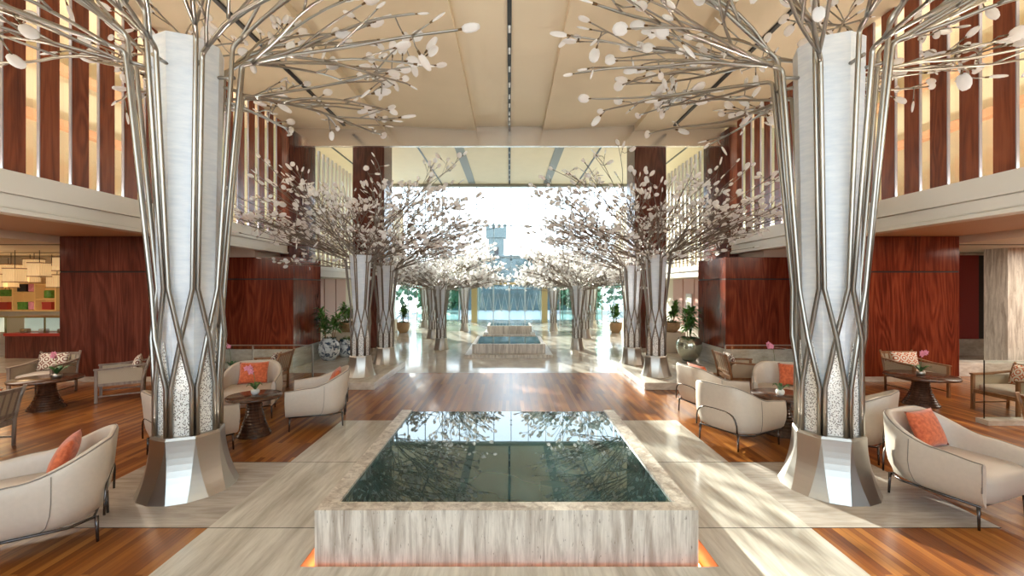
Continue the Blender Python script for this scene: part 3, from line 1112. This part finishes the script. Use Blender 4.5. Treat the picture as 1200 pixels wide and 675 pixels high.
# ================================================================= FURNITURE
def tub_chair(label):
    """low leather tub armchair, local front = -Y; 0.86 wide, 0.80 deep, 0.78 high at the back"""
    t = thing('tub_armchair', label, 'armchair')
    def smooth(x): x = max(0, min(1, x)); return x * x * (3 - 2 * x)
    NS = 44
    def plan(u, inset):
        # u in 0..1: right arm front -> round the back -> left arm front
        W, B, F = .43 - inset, .40 - inset, -.38
        rc = .27
        segs = [(B - rc) - F, rc * PI / 2, 2 * (W - rc), rc * PI / 2, (B - rc) - F]
        tot = sum(segs); d = u * tot
        if d <= segs[0]: return (W, F + d)
        d -= segs[0]
        if d <= segs[1]:
            a_ = d / rc; return (W - rc + rc * math.cos(a_), B - rc + rc * math.sin(a_))
        d -= segs[1]
        if d <= segs[2]: return (W - rc - d, B)
        d -= segs[2]
        if d <= segs[3]:
            a_ = PI / 2 + d / rc; return (-W + rc + rc * math.cos(a_), B - rc + rc * math.sin(a_))
        d -= segs[3]
        return (-W, B - rc - d)
    def H(u):
        c = 1 - abs(2 * u - 1)      # 0 at the arm fronts, 1 mid-back
        return .565 + .03 * smooth(c / .3) + .19 * smooth((c - .30) / .5)
    rows = []
    for i in range(NS + 1):
        u = i / NS
        h = H(u)
        c = 1 - abs(2 * u - 1)
        lean = .05 * smooth((c - .3) / .5)
        prof = []
        for (ins, z, ln) in ((.075, .20, 0), (.035, .24, 0), (.008, .33, 0), (.0, .42, .1), (.006, (h + .42) / 2, .55), (.012, h - .025, 1), (.022, h - .004, 1), (.038, h, 1), (.056, h - .008, 1), (.066, h - .035, 1), (.075, (h + .42) / 2, .6), (.08, .38, .1)):
            x, y = plan(u, ins)
            prof.append((x, y + lean * ln, z))
        rows.append(prof)
    b = MB().grid(rows)
    for r_ in (rows[0], rows[-1]):
        b.quad(r_)
    b.build('shell', M['leather'], t)
    # piping along the rolled top and down the arm fronts
    pts = [Vector(rows[0][2])] + [Vector(rows[0][5])] + [Vector(r_[6]) for r_ in rows] + [Vector(rows[-1][5]), Vector(rows[-1][2])]
    MB().tube(pts, .006, 5).build('piping', M['piping'], t)
    b = MB()
    for i in (10, NS - 10):
        b.tube([Vector(rows[i][j]) for j in (0, 1, 2, 3, 4, 5)], .004, 4)
    b.build('seam', M['piping'], t)
    # seat: rounded block with a bulging front
    rr = []
    for (k, z) in ((.88, .20), (.96, .23), (1.0, .30), (1.0, .38), (.97, .42), (.9, .44), (.6, .452), (.0, .455)):
        row = []
        for i in range(32):
            a_ = 2 * PI * i / 32
            cx, sy = math.cos(a_), math.sin(a_)
            e = 2 / 5
            x = math.copysign(abs(cx) ** e, cx) * .37 * k
            y = math.copysign(abs(sy) ** e, sy) * .375 * k - .02 - (.015 if sy < 0 else 0)
            row.append((x, y, z))
        rr.append(row)
    b = MB().grid(rr, closed=True); b.quad(list(reversed(rr[0])))
    b.build('seat', M['leather_seat'], t)
    # thin metal frame below, four legs, arch on the back
    fr = [Vector((.36, -.34, .195)), Vector((.37, .20, .195)), Vector((.27, .33, .195)), Vector((-.27, .33, .195)), Vector((-.37, .20, .195)), Vector((-.36, -.34, .195)), Vector((.36, -.34, .195))]
    MB().tube(fr, .011, 6).build('base_rail', M['bronze'], t)
    for x, y in ((.35, -.33), (-.35, -.33), (.27, .345), (-.27, .345)):
        MB().tube([(x, y, .20), (x * 1.02, y * 1.02, 0)], [.014, .010], 8).build('leg', M['bronze'], t)
    arch = []
    for i in range(13):
        a_ = PI * i / 12
        arch.append(Vector((.29 * math.copysign(abs(math.cos(a_)) ** .55, math.cos(a_)), .392 + .012 * math.sin(a_), .20 + .27 * math.sin(a_) ** .6)))
    MB().tube(arch, .009, 6).build('back_arch', M['bronze'], t)
    return t

def wood_chair(label, wood, pat):
    t = thing('wooden_armchair', label, 'armchair')
    w, d = .31, .31
    for s in (-1, 1):
        MB().box(s * w - .02, s * w + .02, -d - .02, -d + .025, 0, .56).build('leg', M[wood], t, bevel=.004)
        b = MB()
        T = Matrix.Translation((s * w, d, 0))
        b.tube([(s * w, d - .01, 0), (s * w, d, .34), (s * w, d + .06, .60), (s * w, d + .12, .76)], [.026, .028, .026, .022], 4)
        b.build('leg', M[wood], t)
        b = MB()
        b.grid([[(s * w - .03, -d - .03, .56), (s * w + .03, -d - .03, .56), (s * w + .03, -d - .03, .585), (s * w - .03, -d - .03, .585)],
                [(s * w - .032, 0, .565), (s * w + .032, 0, .565), (s * w + .032, 0, .59), (s * w - .032, 0, .59)],
                [(s * w - .025, d + .05, .60), (s * w + .025, d + .05, .60), (s * w + .025, d + .05, .625), (s * w - .025, d + .05, .625)]], closed=True, smooth=False)
        b.quad([(s * w - .03, -d - .03, .56), (s * w + .03, -d - .03, .56), (s * w + .03, -d - .03, .585), (s * w - .03, -d - .03, .585)])
        b.build('armrest', M[wood], t)
        MB().box(s * w - .006, s * w + .006, -d + .02, d, .33, .56).build('side_panel', M['cane'], t)
        b = MB(); b.box(s * w - .015, s * w + .015, -d, d, .28, .33); b.box(s * w - .01, s * w + .01, -d, d, .10, .12)
        b.build('side_rail', M[wood], t)
    MB().box(-w, w, -d - .012, -d + .02, .27, .33).build('seat_rail', M[wood], t)
    MB().box(-w, w, d - .03, d, .27, .33).build('seat_rail', M[wood], t)
    rr = []
    for (k, z) in ((.96, .33), (1, .35), (1, .39), (.96, .415), (.6, .43), (0, .433)):
        rr.append([(math.copysign(abs(math.cos(a_)) ** .3, math.cos(a_)) * .28 * k, math.copysign(abs(math.sin(a_)) ** .3, math.sin(a_)) * .29 * k, z) for a_ in [2 * PI * i / 28 for i in range(28)]])
    MB().grid(rr, closed=True).build('seat', M['leather_seat'], t)
    b = MB()
    Tb = Matrix.Translation((0, d + .0, .36)) @ Matrix.Rotation(R(-14), 4, 'X')
    b.box(-w, w, -.012, .012, .34, .39, T=Tb); b.box(-w, w, -.012, .012, .02, .06, T=Tb)
    for i in range(7):
        x = -w + .045 + i * (2 * w - .09) / 6
        b.box(x - .012, x + .012, -.008, .008, .05, .35, T=Tb)
    b.build('backrest', M[wood], t)
    MB().box(-w + .02, w - .02, -.004, .004, .05, .35, T=Tb).build('back_panel', M['cane'], t)
    return t

def pillow(label, loc, rx, rz, size, mat, group=None, th=.13):
    """plump square cushion standing on its edge, local plane XZ"""
    w, h = size
    N = 12
    rows_f, rows_b = [], []
    for i in range(N + 1):
        rf, rb = [], []
        for j in range(N + 1):
            u, v = 2 * i / N - 1, 2 * j / N - 1
            puff = (1 - abs(u) ** 2.6) * (1 - abs(v) ** 2.6)
            cu = 1 - .10 * (1 - abs(v) ** 2) * 0 - .07 * (1 - v * v)
            cv = 1 - .07 * (1 - u * u)
            x, z = u * w / 2 * cu, v * h / 2 * cv + h / 2
            rf.append((x, -th / 2 * puff ** .6, z)); rb.append((x, th / 2 * puff ** .6, z))
        rows_f.append(rf); rows_b.append(rb)
    b = MB().grid(rows_f).grid(rows_b)
    import bmesh
    o = b.build('throw_pillow', M[mat], loc=loc, rot=(rx, 0, rz))
    bm = bmesh.new(); bm.from_mesh(o.data); bmesh.ops.remove_doubles(bm, verts=bm.verts, dist=1e-4)
    bmesh.ops.recalc_face_normals(bm, faces=bm.faces); bm.to_mesh(o.data); bm.free()
    return tag(o, label, 'pillow', group)

def face(dx, dy):       # rotation that turns local -Y towards (dx, dy)
    return math.atan2(dx, -dy)

def in_seat(cx, cy, f, back=.12, z=.455, side=0.0):
    """point on a seat, 'back' metres behind its middle"""
    l = math.hypot(*f); fx, fy = f[0] / l, f[1] / l
    return (cx - fx * back - fy * side, cy - fy * back + fx * side, z)

tubs = [  # x, y, facing, label, pillow?
    (-3.68, 3.50, (-.81, -.59), 'pale leather tub armchair nearest the camera on the left, before the left giant column', (-.06, -.05)),
    (4.07, 4.08, (.35, -.94), 'pale leather tub armchair nearest the camera on the right, before the right giant column', (.05, .07)),
    (-2.82, 6.55, (-.95, -.30), 'pale leather tub armchair turned left beside the left dark round table', (.05, .0)),
    (-4.05, 6.95, (.30, -.95), 'pale leather tub armchair facing out behind the left dark round table', (.0, 0)),
    (-3.88, 5.40, (.6, .8), 'pale leather tub armchair half hidden behind the base of the left giant column', None),
    (2.95, 5.78, (.88, .47), 'pale leather tub armchair with its back arch to the pool, right lounge', None),
    (3.15, 7.0, (.95, .25), 'pale leather tub armchair behind the one with the visible back arch, orange pillow on it', (.0, 0)),
    (4.15, 5.42, (-.6, .8), 'pale leather tub armchair half hidden behind the base of the right giant column', None),
    (4.22, 6.84, (-.45, -.9), 'pale leather tub armchair facing out behind the right dark round table', (.0, .16)),
]
protoT = tub_chair('x')
refresh()
pil_txt = ['orange throw pillow in sunlight on the nearest left tub armchair', 'orange throw pillow on the nearest right tub armchair',
           'orange throw pillow on the tub armchair turned left beside the left table', 'large orange throw pillow on the tub armchair behind the left table',
           '', '', 'orange throw pillow on the right lounge tub armchair behind the back-arch one', '', 'orange throw pillow beside the right giant column, on the chair behind the table']
for i, (x, y, f_, lb, pl) in enumerate(tubs):
    if i == 0:
        c = protoT
        c.location = (x, y, 0); c.rotation_euler = (0, 0, face(*f_)); c['label'] = lb
    else:
        c = dup(protoT, lb, (x, y, 0), face(*f_))
    c['group'] = 'leather tub armchairs'
    if pl is not None:
        p = in_seat(x, y, f_, .10 + pl[0], .458, pl[1])
        pillow(pil_txt[i], p, R(-24), face(*f_), (.43, .36), 'orange', 'orange throw pillows')

protoW = wood_chair('x', 'chair_wood', 'pat_orange')
protoG = wood_chair('x', 'chair_wood_grey', 'pat_brown')
refresh()
woods = [
    (protoG, -8.55, 8.15, (.25, -1), 'wooden armchair facing out behind the dark table near the cafe', 'pat_brown', 'ring patterned pillow on the chair behind the cafe-side table', .48),
    (protoG, -7.02, 8.03, (-.80, -.60), 'greyish wooden armchair with woven side before the dark wood partition', 'pat_brown', 'ring patterned pillow on the greyish armchair before the dark partition', .40),
    (protoG, -6.51, 5.25, (-1, -.15), 'wooden armchair cut by the left edge of the photo', 'pat_orange', 'ring patterned pillow at the left edge of the photo', .44),
    (protoW, -4.72, 8.55, (-1, -.06), 'wooden armchair turned left by the left plinth, behind the tub chairs', 'pat_brown', 'ring patterned pillow on the wooden armchair by the left plinth', .40),
    (protoW, 4.42, 8.45, (1, -.06), 'wooden armchair turned right by the right plinth, behind the tub chairs', 'pat_brown', 'ring patterned pillow on the wooden armchair by the right plinth', .40),
    (protoW, 7.60, 8.30, (0, -1), 'wooden armchair facing out behind the round table at the red wood partition', 'pat_orange', 'orange ring patterned pillow on the chair at the red partition', .52),
    (protoW, 7.92, 6.98, (-1, -.05), 'wooden armchair with woven sides behind the glass rail on the right', 'pat_orange', 'orange ring patterned pillow behind the glass rail', .42),
    (protoW, 6.36, 4.86, (1, -.1), 'wooden armchair cut by the right edge of the photo', 'pat_orange', 'orange ring patterned pillow at the right edge of the photo', .40),
]
used = set()
for (pr, x, y, f_, lb, pm, plb, pw) in woods:
    if pr.name not in used:
        used.add(pr.name); c = pr; c.location = (x, y, 0); c.rotation_euler = (0, 0, face(*f_)); c['label'] = lb
    else:
        c = dup(pr, lb, (x, y, 0), face(*f_))
    c['group'] = 'wooden armchairs'
    pillow(plb, in_seat(x, y, f_, .17, .435), R(-17), face(*f_), (pw, .33), pm, 'ring patterned pillows')

def table(label, x, y, r, h, rb=None):
    t = thing('round_table', label, 'table', (x, y, 0))
    MB().lathe([(0, h - .012), (r - .02, h - .012), (r - .02, h - .035), (r, h - .03), (r, h - .006), (r - .006, h), (0, h)], 48).build('table_top', M['table_wood'], t)
    rb = rb or r * .55
    prof = [(0, 0)]
    n = 26
    for i in range(n + 1):
        q = i / n
        base = rb * (1 - q) ** 1.6 + rb * .42 + rb * .28 * q ** 3
        base *= .78
        prof.append((base + (.008 if i % 2 else 0), .0 + q * (h - .035)))
    prof.append((0, h - .035))
    MB().lathe(prof, 40, smooth=False).build('pedestal', M['table_wood'], t)
    return t
table('dark round table on a turned pedestal among the left tub chairs', -3.45, 6.0, .34, .535)
table('dark round table among the right tub chairs, partly behind the right column', 3.72, 6.06, .38, .535)
table('dark round table behind the left tub chairs, near the wooden armchair', -4.72, 7.75, .34, .54)
table('dark round table behind the right tub chairs, holding the tall pink orchid', 4.63, 7.75, .34, .54)
table('large dark round table before the cafe on the left', -7.60, 7.29, .46, .50, .22)
table('large round table before the red wood partition on the right', 6.99, 7.54, .50, .50, .23)

def orchid(label, x, y, z, h, flowers, lean=(.1, 0), pot='white', s=1.0):
    t = thing('potted_orchid', label, 'orchid', (x, y, z))
    rg = random.Random(label)
    MB().lathe([(0, 0), (.035 * s, 0), (.05 * s, .02), (.055 * s, .05), (.045 * s, .075), (.038 * s, .075), (.038 * s, .06), (0, .06)], 20).build('pot', M[pot], t)
    for k in range(6):
        a_ = k * 1.05 + rg.uniform(-.2, .2)
        L = rg.uniform(.10, .17) * s
        rows = []
        for i in range(6):
            q = i / 5
            wd = .022 * s * math.sin(PI * min(1, q * .9 + .12))
            px, pz = L * q, .06 + .09 * math.sin(q * 2.2) * s
            c_ = Vector((math.cos(a_) * px, math.sin(a_) * px, pz)); sd2 = Vector((-math.sin(a_), math.cos(a_), 0)) * wd
            rows.append([c_ - sd2, c_ + sd2 * 0 - Vector((0, 0, .006)), c_ + sd2])
        MB().grid(rows).build('leaf', M['leaf_dark'], t)
    if h:
        pts = []
        for i in range(8):
            q = i / 7
            pts.append(Vector((lean[0] * q * q * 1.3, lean[1] * q * q, .06 + h * math.sin(q * 1.75) / math.sin(1.57))))
        MB().tube(pts, .004, 5).build('stem', M['stem'], t)
        for k in range(flowers):
            q = pts[-1].lerp(pts[4], k / max(1, flowers - 1) * .85) + Vector((rg.uniform(-.03, .03), rg.uniform(-.03, .03), rg.uniform(-.02, .02)))
            b = MB()
            for j in range(5):
                a_ = j * 2 * PI / 5 + .3
                d = Vector((math.cos(a_), rg.uniform(-.3, .3), math.sin(a_))).normalized()
                e = d.cross(Vector((0, 1, 0))).normalized() * .017
                b.quad([q, q + d * .022 + e, q + d * .046, q + d * .022 - e])
            b.lathe([(0, -.008), (.008, 0), (0, .008)], 8, c=tuple(q))
            b.build('flower', M['pink'], t, recalc=False)
    return t
orchid('orchid with drooping pink flowers on the left dark round table', -3.46, 6.04, .535, .30, 7, (-.08, .02))
orchid('white pot of orchid leaves on the right dark round table', 3.66, 6.0, .535, 0, 0)
orchid('tall orchid with a pink spray on the rear left round table', -4.86, 7.75, .54, .42, 5, (-.12, 0))
orchid('tall orchid with pink sprays on the rear right round table', 4.62, 7.72, .54, .40, 8, (-.10, 0))
orchid('orchid in a silver pot on the large table before the cafe', -7.45, 7.3, .50, .34, 6, (-.06, .02), 'steel', 1.4)
orchid('orchid on the round table at the red wood partition', 6.95, 7.5, .50, .34, 6, (.05, 0), 'steel', 1.2)

# ---- glass rails
def rail(label, x0, x1, y, z1, foot=True, kerb=None):
    t = thing('glass_rail', label, 'glass rail', (x0, y, 0))
    L = x1 - x0
    MB().box(0, L, -.006, .006, .06, z1).build('pane', M['glass'], t)
    b = MB(); n = max(1, int(L / 1.2))
    for i in range(n + 1):
        b = MB().box(L * i / n - .012, L * i / n + .012, -.014, .014, 0, z1 if i not in () else z1)
        b.build('post', M['steel'], t)
    MB().box(0, L, -.012, .012, z1, z1 + .02).build('top_rail', M['steel'], t)
    if kerb:
        MB().box(-.05, L, -kerb, .05, 0, .07).build('kerb', M['trav_plinth'], t)
rail('low glass rail before the stone-based wood box on the left', -6.6, -4.1, 9.25, .77)
rail('low glass rail before the stone-based wood box on the right', 4.5, 6.3, 9.25, .77)
t = thing('glass_rail', 'frameless glass rail with a stone kerb at the right edge', 'glass rail', (6.95, 6.5, 0))
MB().box(0, 2.6, -.006, .006, .07, .92).build('pane', M['glass'], t)
MB().box(0, .006, -.008, .008, .07, .925).build('edge', M['bronze'], t)
MB().box(-.06, 2.6, -.12, .06, 0, .07).build('kerb', M['trav_plinth'], t)

# ================================================================= PLANTS
def palm(name, label, x, y, pot, pr, ph, height, spread, n, z=0.0, seed=1, flowers=False):
    rg = random.Random(seed)
    t = thing(name, label, 'potted plant', (x, y, z))
    if pot == 'silver_bowl':
        prof = [(0, 0), (pr * .45, 0), (pr * .8, ph * .22), (pr, ph * .55), (pr * .97, ph * .8), (pr * .8, ph), (pr * .74, ph), (pr * .74, ph * .9), (0, ph * .9)]
    elif pot == 'basket':
        prof = [(0, 0), (pr * .6, 0), (pr * .95, ph * .4), (pr, ph * .8), (pr * 1.04, ph), (pr * .92, ph), (pr * .9, ph * .85), (0, ph * .85)]
    else:
        prof = [(0, 0), (pr * .5, 0), (pr * .86, ph * .2), (pr, ph * .5), (pr * .88, ph * .8), (pr * .58, ph * .96), (pr * .62, ph), (pr * .5, ph), (pr * .5, ph * .9), (0, ph * .9)]
    MB().lathe(prof, 32).build('pot', M[pot], t)
    b = MB()
    rs = pr * .62
    for _ in range(60):
        a_, r_ = rg.uniform(0, 2 * PI), rs * rg.random() ** .5
        p = Vector((r_ * math.cos(a_), r_ * math.sin(a_), ph * .9))
        b.tube([p, p + Vector((rg.uniform(-.03, .03), rg.uniform(-.03, .03), rg.uniform(.04, .10)))], [.012, .004], 4)
    o = b.build('moss', M['soil'], t, recalc=False); o['kind'] = 'stuff'
    canes = 4
    for c in range(canes):
        ax, ay = rg.uniform(-.3, .3) * pr, rg.uniform(-.3, .3) * pr
        top = Vector((ax * 2.6, ay * 2.6, ph + (height - ph) * rg.uniform(.55, .85)))
        MB().tube([(ax, ay, ph * .8), tuple(top)], [.012, .009], 6).build('cane', M['basket'], t)
        b = MB()
        for k in range(n // canes):
            q = rg.uniform(.35, 1.0)
            o0 = Vector((ax, ay, ph * .8)).lerp(top, q)
            a_, el = rg.uniform(0, 2 * PI), rg.uniform(-.1, 1.2)
            L = spread * rg.uniform(.55, 1.0)
            d = Vector((math.cos(a_) * math.cos(el), math.sin(a_) * math.cos(el), math.sin(el)))
            sd2 = Vector((-math.sin(a_), math.cos(a_), 0)) * (.024 + spread * .04)
            p1, p2 = o0 + d * L * .5, o0 + d * L - Vector((0, 0, L * .35))
            b.grid([[o0, o0], [p1 - sd2, p1 + sd2], [p2, p2]])
        b.build('frond', M['leaf_green'], t, recalc=False)
    return t
palm('porcelain_pot_plant', 'bushy green plant in a blue and white porcelain pot beside the left wood box', -4.94, 12.15, 'porcelain', .29, .60, 1.58, .38, 240, seed=3)
palm('silver_bowl_plant', 'bushy green plant in a silver bowl beside the right wood box', 4.88, 12.05, 'silver_bowl', .34, .62, 1.60, .38, 240, seed=4)
o = palm('porcelain_pot_plant', 'smaller porcelain pot half hidden behind the larger porcelain pot', -4.72, 12.75, 'porcelain', .24, .50, .62, .10, 24, seed=5)
for s, sd_, lb in ((-1, 7, 'left'), (1, 8, 'right')):
    bx_ = MB().box(-.36, .36, -.25, .25, 0, .62).build('planter_box', M['planter'], loc=(s * 5.0 if s < 0 else 4.95, 13.6, 0), bevel=.01)
    tag(bx_, 'cream planter box before the far %s wall' % lb, 'planter')
    palm('basket_plant', 'green plant in a brown basket standing on the far %s planter box' % lb, s * 4.95, 13.6, 'basket', .27, .30, .95, .34, 180, z=.62, seed=sd_)
    palm('urn_plant', 'distant green plant in a tan urn near the far %s wall' % lb, s * 4.62, 19.3, 'basket', .27, .45, 1.45, .42, 220, seed=sd_ + 2)
    bx_ = MB().box(-.3, .3, -.25, .25, 0, .55).build('planter_box', M['planter'], loc=(s * 5.35, 19.8, 0), bevel=.01)
    tag(bx_, 'distant cream planter box beside the tan urn on the %s' % lb, 'planter')
# framed panels on the far right wall
fr0 = None
for i, y in enumerate((13.6, 14.6, 15.7, 16.9)):
    t = thing('wall_frame', 'white framed panel on the far right side wall, %s from the near end' % ('first', 'second', 'third', 'fourth')[i], 'picture', (6.84, y, 1.35), 0, 'white framed panels on the far right wall')
    MB().box(-.02, 0, -.26, .26, -.38, .38).build('frame', M['white'], t)
    MB().box(-.026, -.02, -.15, .15, -.24, .24).build('print', M['gallery_wall'], t)

# ================================================================= CAFE (far left)
YB = 13.9
t = thing('cafe_shelf_unit', 'faintly glowing honey coloured shelf unit on the cafe back wall', 'shelf', (-15.0, YB - .35, 0))
b = MB()
b.box(-.85, 1.15, .30, .34, 1.25, 2.45)
xs = [-.85, -.18, .50, 1.13]
for x in xs: b.box(x - .02, x + .02, 0, .3, 1.25, 2.45)
for z in (1.25, 2.43): b.box(-.85, 1.15, 0, .3, z, z + .03)
for i, z in ((0, 1.66), (0, 2.08), (1, 1.80), (1, 2.2), (2, 1.60), (2, 2.05)):
    b.box(xs[i], xs[i + 1], 0, .3, z, z + .025)
b.build('cabinet_frame', M['shelf'], t)
items = [(-.55, 1.28, 'red', 'box', 'red gift box low on the left of the cafe shelf'), (-.50, 1.69, 'leaf_green', 'bag', 'green bag in the middle left shelf compartment'),
         (-.52, 2.11, 'basket', 'box', 'brown box in the upper left shelf compartment'), (.05, 1.28, 'leaf_green', 'box', 'green box low in the middle shelf column'),
         (.32, 1.28, 'pink', 'round', 'round pink box low in the middle shelf column'), (.04, 1.83, 'black', 'box', 'black box in the middle shelf column'),
         (.32, 1.83, 'pink', 'round', 'round pink box halfway up the middle shelf column'), (.80, 1.28, 'red', 'box', 'red box low in the right shelf column'),
         (.80, 1.63, 'leaf_green', 'round', 'round green box in the right shelf column'), (.80, 2.08, 'basket', 'box', 'brown box at the top of the right shelf column')]
for x, z, mt, kd, lb in items:
    b = MB()
    if kd == 'round': b.lathe([(0, 0), (.11, 0), (.12, .02), (.12, .22), (.11, .24), (0, .24)], 20)
    elif kd == 'bag': b.box(-.14, .14, -.08, .08, 0, .2); b.tube([(-.07, 0, .2), (-.05, 0, .27), (.05, 0, .27), (.07, 0, .2)], .008, 5)
    else: b.box(-.14, .14, -.09, .09, 0, .22); b.box(-.145, .145, -.095, .095, .17, .23)
    o = b.build('gift_' + ('box' if kd != 'bag' else 'bag'), M[mt], loc=(-15.0 + x, YB - .2, z + .02))
    tag(o, lb, 'gift box' if kd != 'bag' else 'bag')
for k, (x0, x1, y, lb) in enumerate(((-14.1, -11.9, 12.4, 'long glass topped cake display counter in the cafe'), (-16.2, -14.35, 12.1, 'marble fronted cafe counter with a small glass case'))):
    t = thing('display_counter', lb, 'counter', ((x0 + x1) / 2, y, 0))
    hw = (x1 - x0) / 2
    MB().box(-hw, hw, 0, .6, 0, .62).build('body', M['mahogany_dark'] if k == 0 else M['trav_plinth'], t)
    MB().box(-hw, hw, -.04, .62, .62, .70).build('ledge', M['red'] if k == 0 else M['trav_plinth'], t)
    b = MB()
    for x in (-hw, 0, hw):
        b.box(x - .015, x + .015, 0, .03, .70, 1.15)
    b.box(-hw, hw, 0, .6, 1.13, 1.16)
    b.build('case_frame', M['gold'], t)
    MB().box(-hw, hw, 0, .008, .72, 1.13).build('case_pane', M['glass'], t)
    MB().box(-hw, hw, .5, .52, .72, 1.12).build('case_backing', M['case_glow'], t)
    for i in range(4 if k == 0 else 3):
        x = -hw + .3 + i * (2 * hw - .6) / 3
        c = MB().lathe([(0, 0), (.11, 0), (.11, .09), (.10, .10), (0, .10)], 18).build('cake', M['white'] if i % 2 else M['basket'], loc=((x0 + x1) / 2 + x, y + .25, .702))
        tag(c, ('pale' if i % 2 else 'brown') + ' round cake inside the %s cafe display case' % ('long' if k == 0 else 'small'), 'cake', 'cakes in the %s case' % ('long' if k == 0 else 'small'))
# pendant cluster
rg = random.Random(9)
pp = thing('pendant_lamp', 'lit square fabric pendant lamp hanging in the cafe ceiling cluster', 'pendant lamp', (0, 0, 0), 0, 'cafe pendant lamps')
b = MB()
for (xa, ya, xb, yb) in ((-.15, -.15, .15, -.15), (.15, -.15, .15, .15), (.15, .15, -.15, .15), (-.15, .15, -.15, -.15)):
    for i in range(6):
        q0, q1 = i / 6 + .015, (i + 1) / 6 - .015
        x0, y0, x1, y1 = xa + (xb - xa) * q0, ya + (yb - ya) * q0, xa + (xb - xa) * q1, ya + (yb - ya) * q1
        b.quad([(x0, y0, -.34), (x1, y1, -.34), (x1, y1, 0), (x0, y0, 0)])
b.build('lamp_shade', M['shade'], pp, recalc=False)
b = MB()
for z in (0, -.34):
    b = MB()
    b.box(-.16, .16, -.16, -.14, z - .012, z + .012); b.box(-.16, .16, .14, .16, z - .012, z + .012)
    b.box(-.16, -.14, -.16, .16, z - .012, z + .012); b.box(.14, .16, -.16, .16, z - .012, z + .012)
    b.build('rim', M['basket'], pp)
MB().tube([(0, 0, 0), (0, 0, .5)], .008, 5).build('cord', M['black'], pp)
refresh()
pos = []
for i in range(9):
    for j in range(3):
        pos.append((-16.2 + i * .62 + (.3 if j % 2 else 0), 11.2 + j * .75, 2.74 - (((i * 7 + j * 5) % 4) * .14)))
for k, (x, y, z) in enumerate(pos):
    c = pp if k == 0 else copy_tree(pp)
    c.location = (x, y, z)
lamp('cafe_glow', 'POINT', 25, (-14, 12.0, 1.9), color=(1, .72, .4), shadow_soft_size=.3)

# ================================================================= FAR RIGHT CORNER
struct('wall_right', MB().box(12.2, 13.75, 13.0, 13.2, .475, 3.0), M['red_wall'])
struct('wall_right', MB().box(12.0, 17.8, 12.9, 13.2, 0, .475), M['trav_plinth'])
struct('wall_right', MB().box(13.75, 13.95, 13.05, 13.25, .475, 3.0), M['slot'])
b = tag(MB().box(0, 1.6, 0, .53, 0, 2.92).build('stone_pillar', M['trav_wall'], loc=(11.75, 10.46, 0)), 'square travertine pillar at the right edge beyond the glass rail', 'pillar')
b = tag(MB().box(0, 5.0, 0, .4, 0, .30).build('stone_parapet', M['trav_plinth'], loc=(9.7, 9.9, 0), bevel=.006), 'low travertine parapet in front of the square travertine pillar', 'parapet')

# downlights in the balcony soffits
dl = None
for s in (-1, 1):
    for (x, y) in ((7.3, 7.8), (7.3, 5.6), (8.6, 6.6)):
        o = MB().lathe([(0, -.004), (.045, -.004), (.06, 0), (0, .001)], 20).build('downlight', M['downlight'], loc=(s * x, y, 3.066))
        tag(o, 'small round downlight in the %s balcony soffit' % ('left' if s < 0 else 'right'), 'downlight', 'soffit downlights on the %s' % ('left' if s < 0 else 'right'))
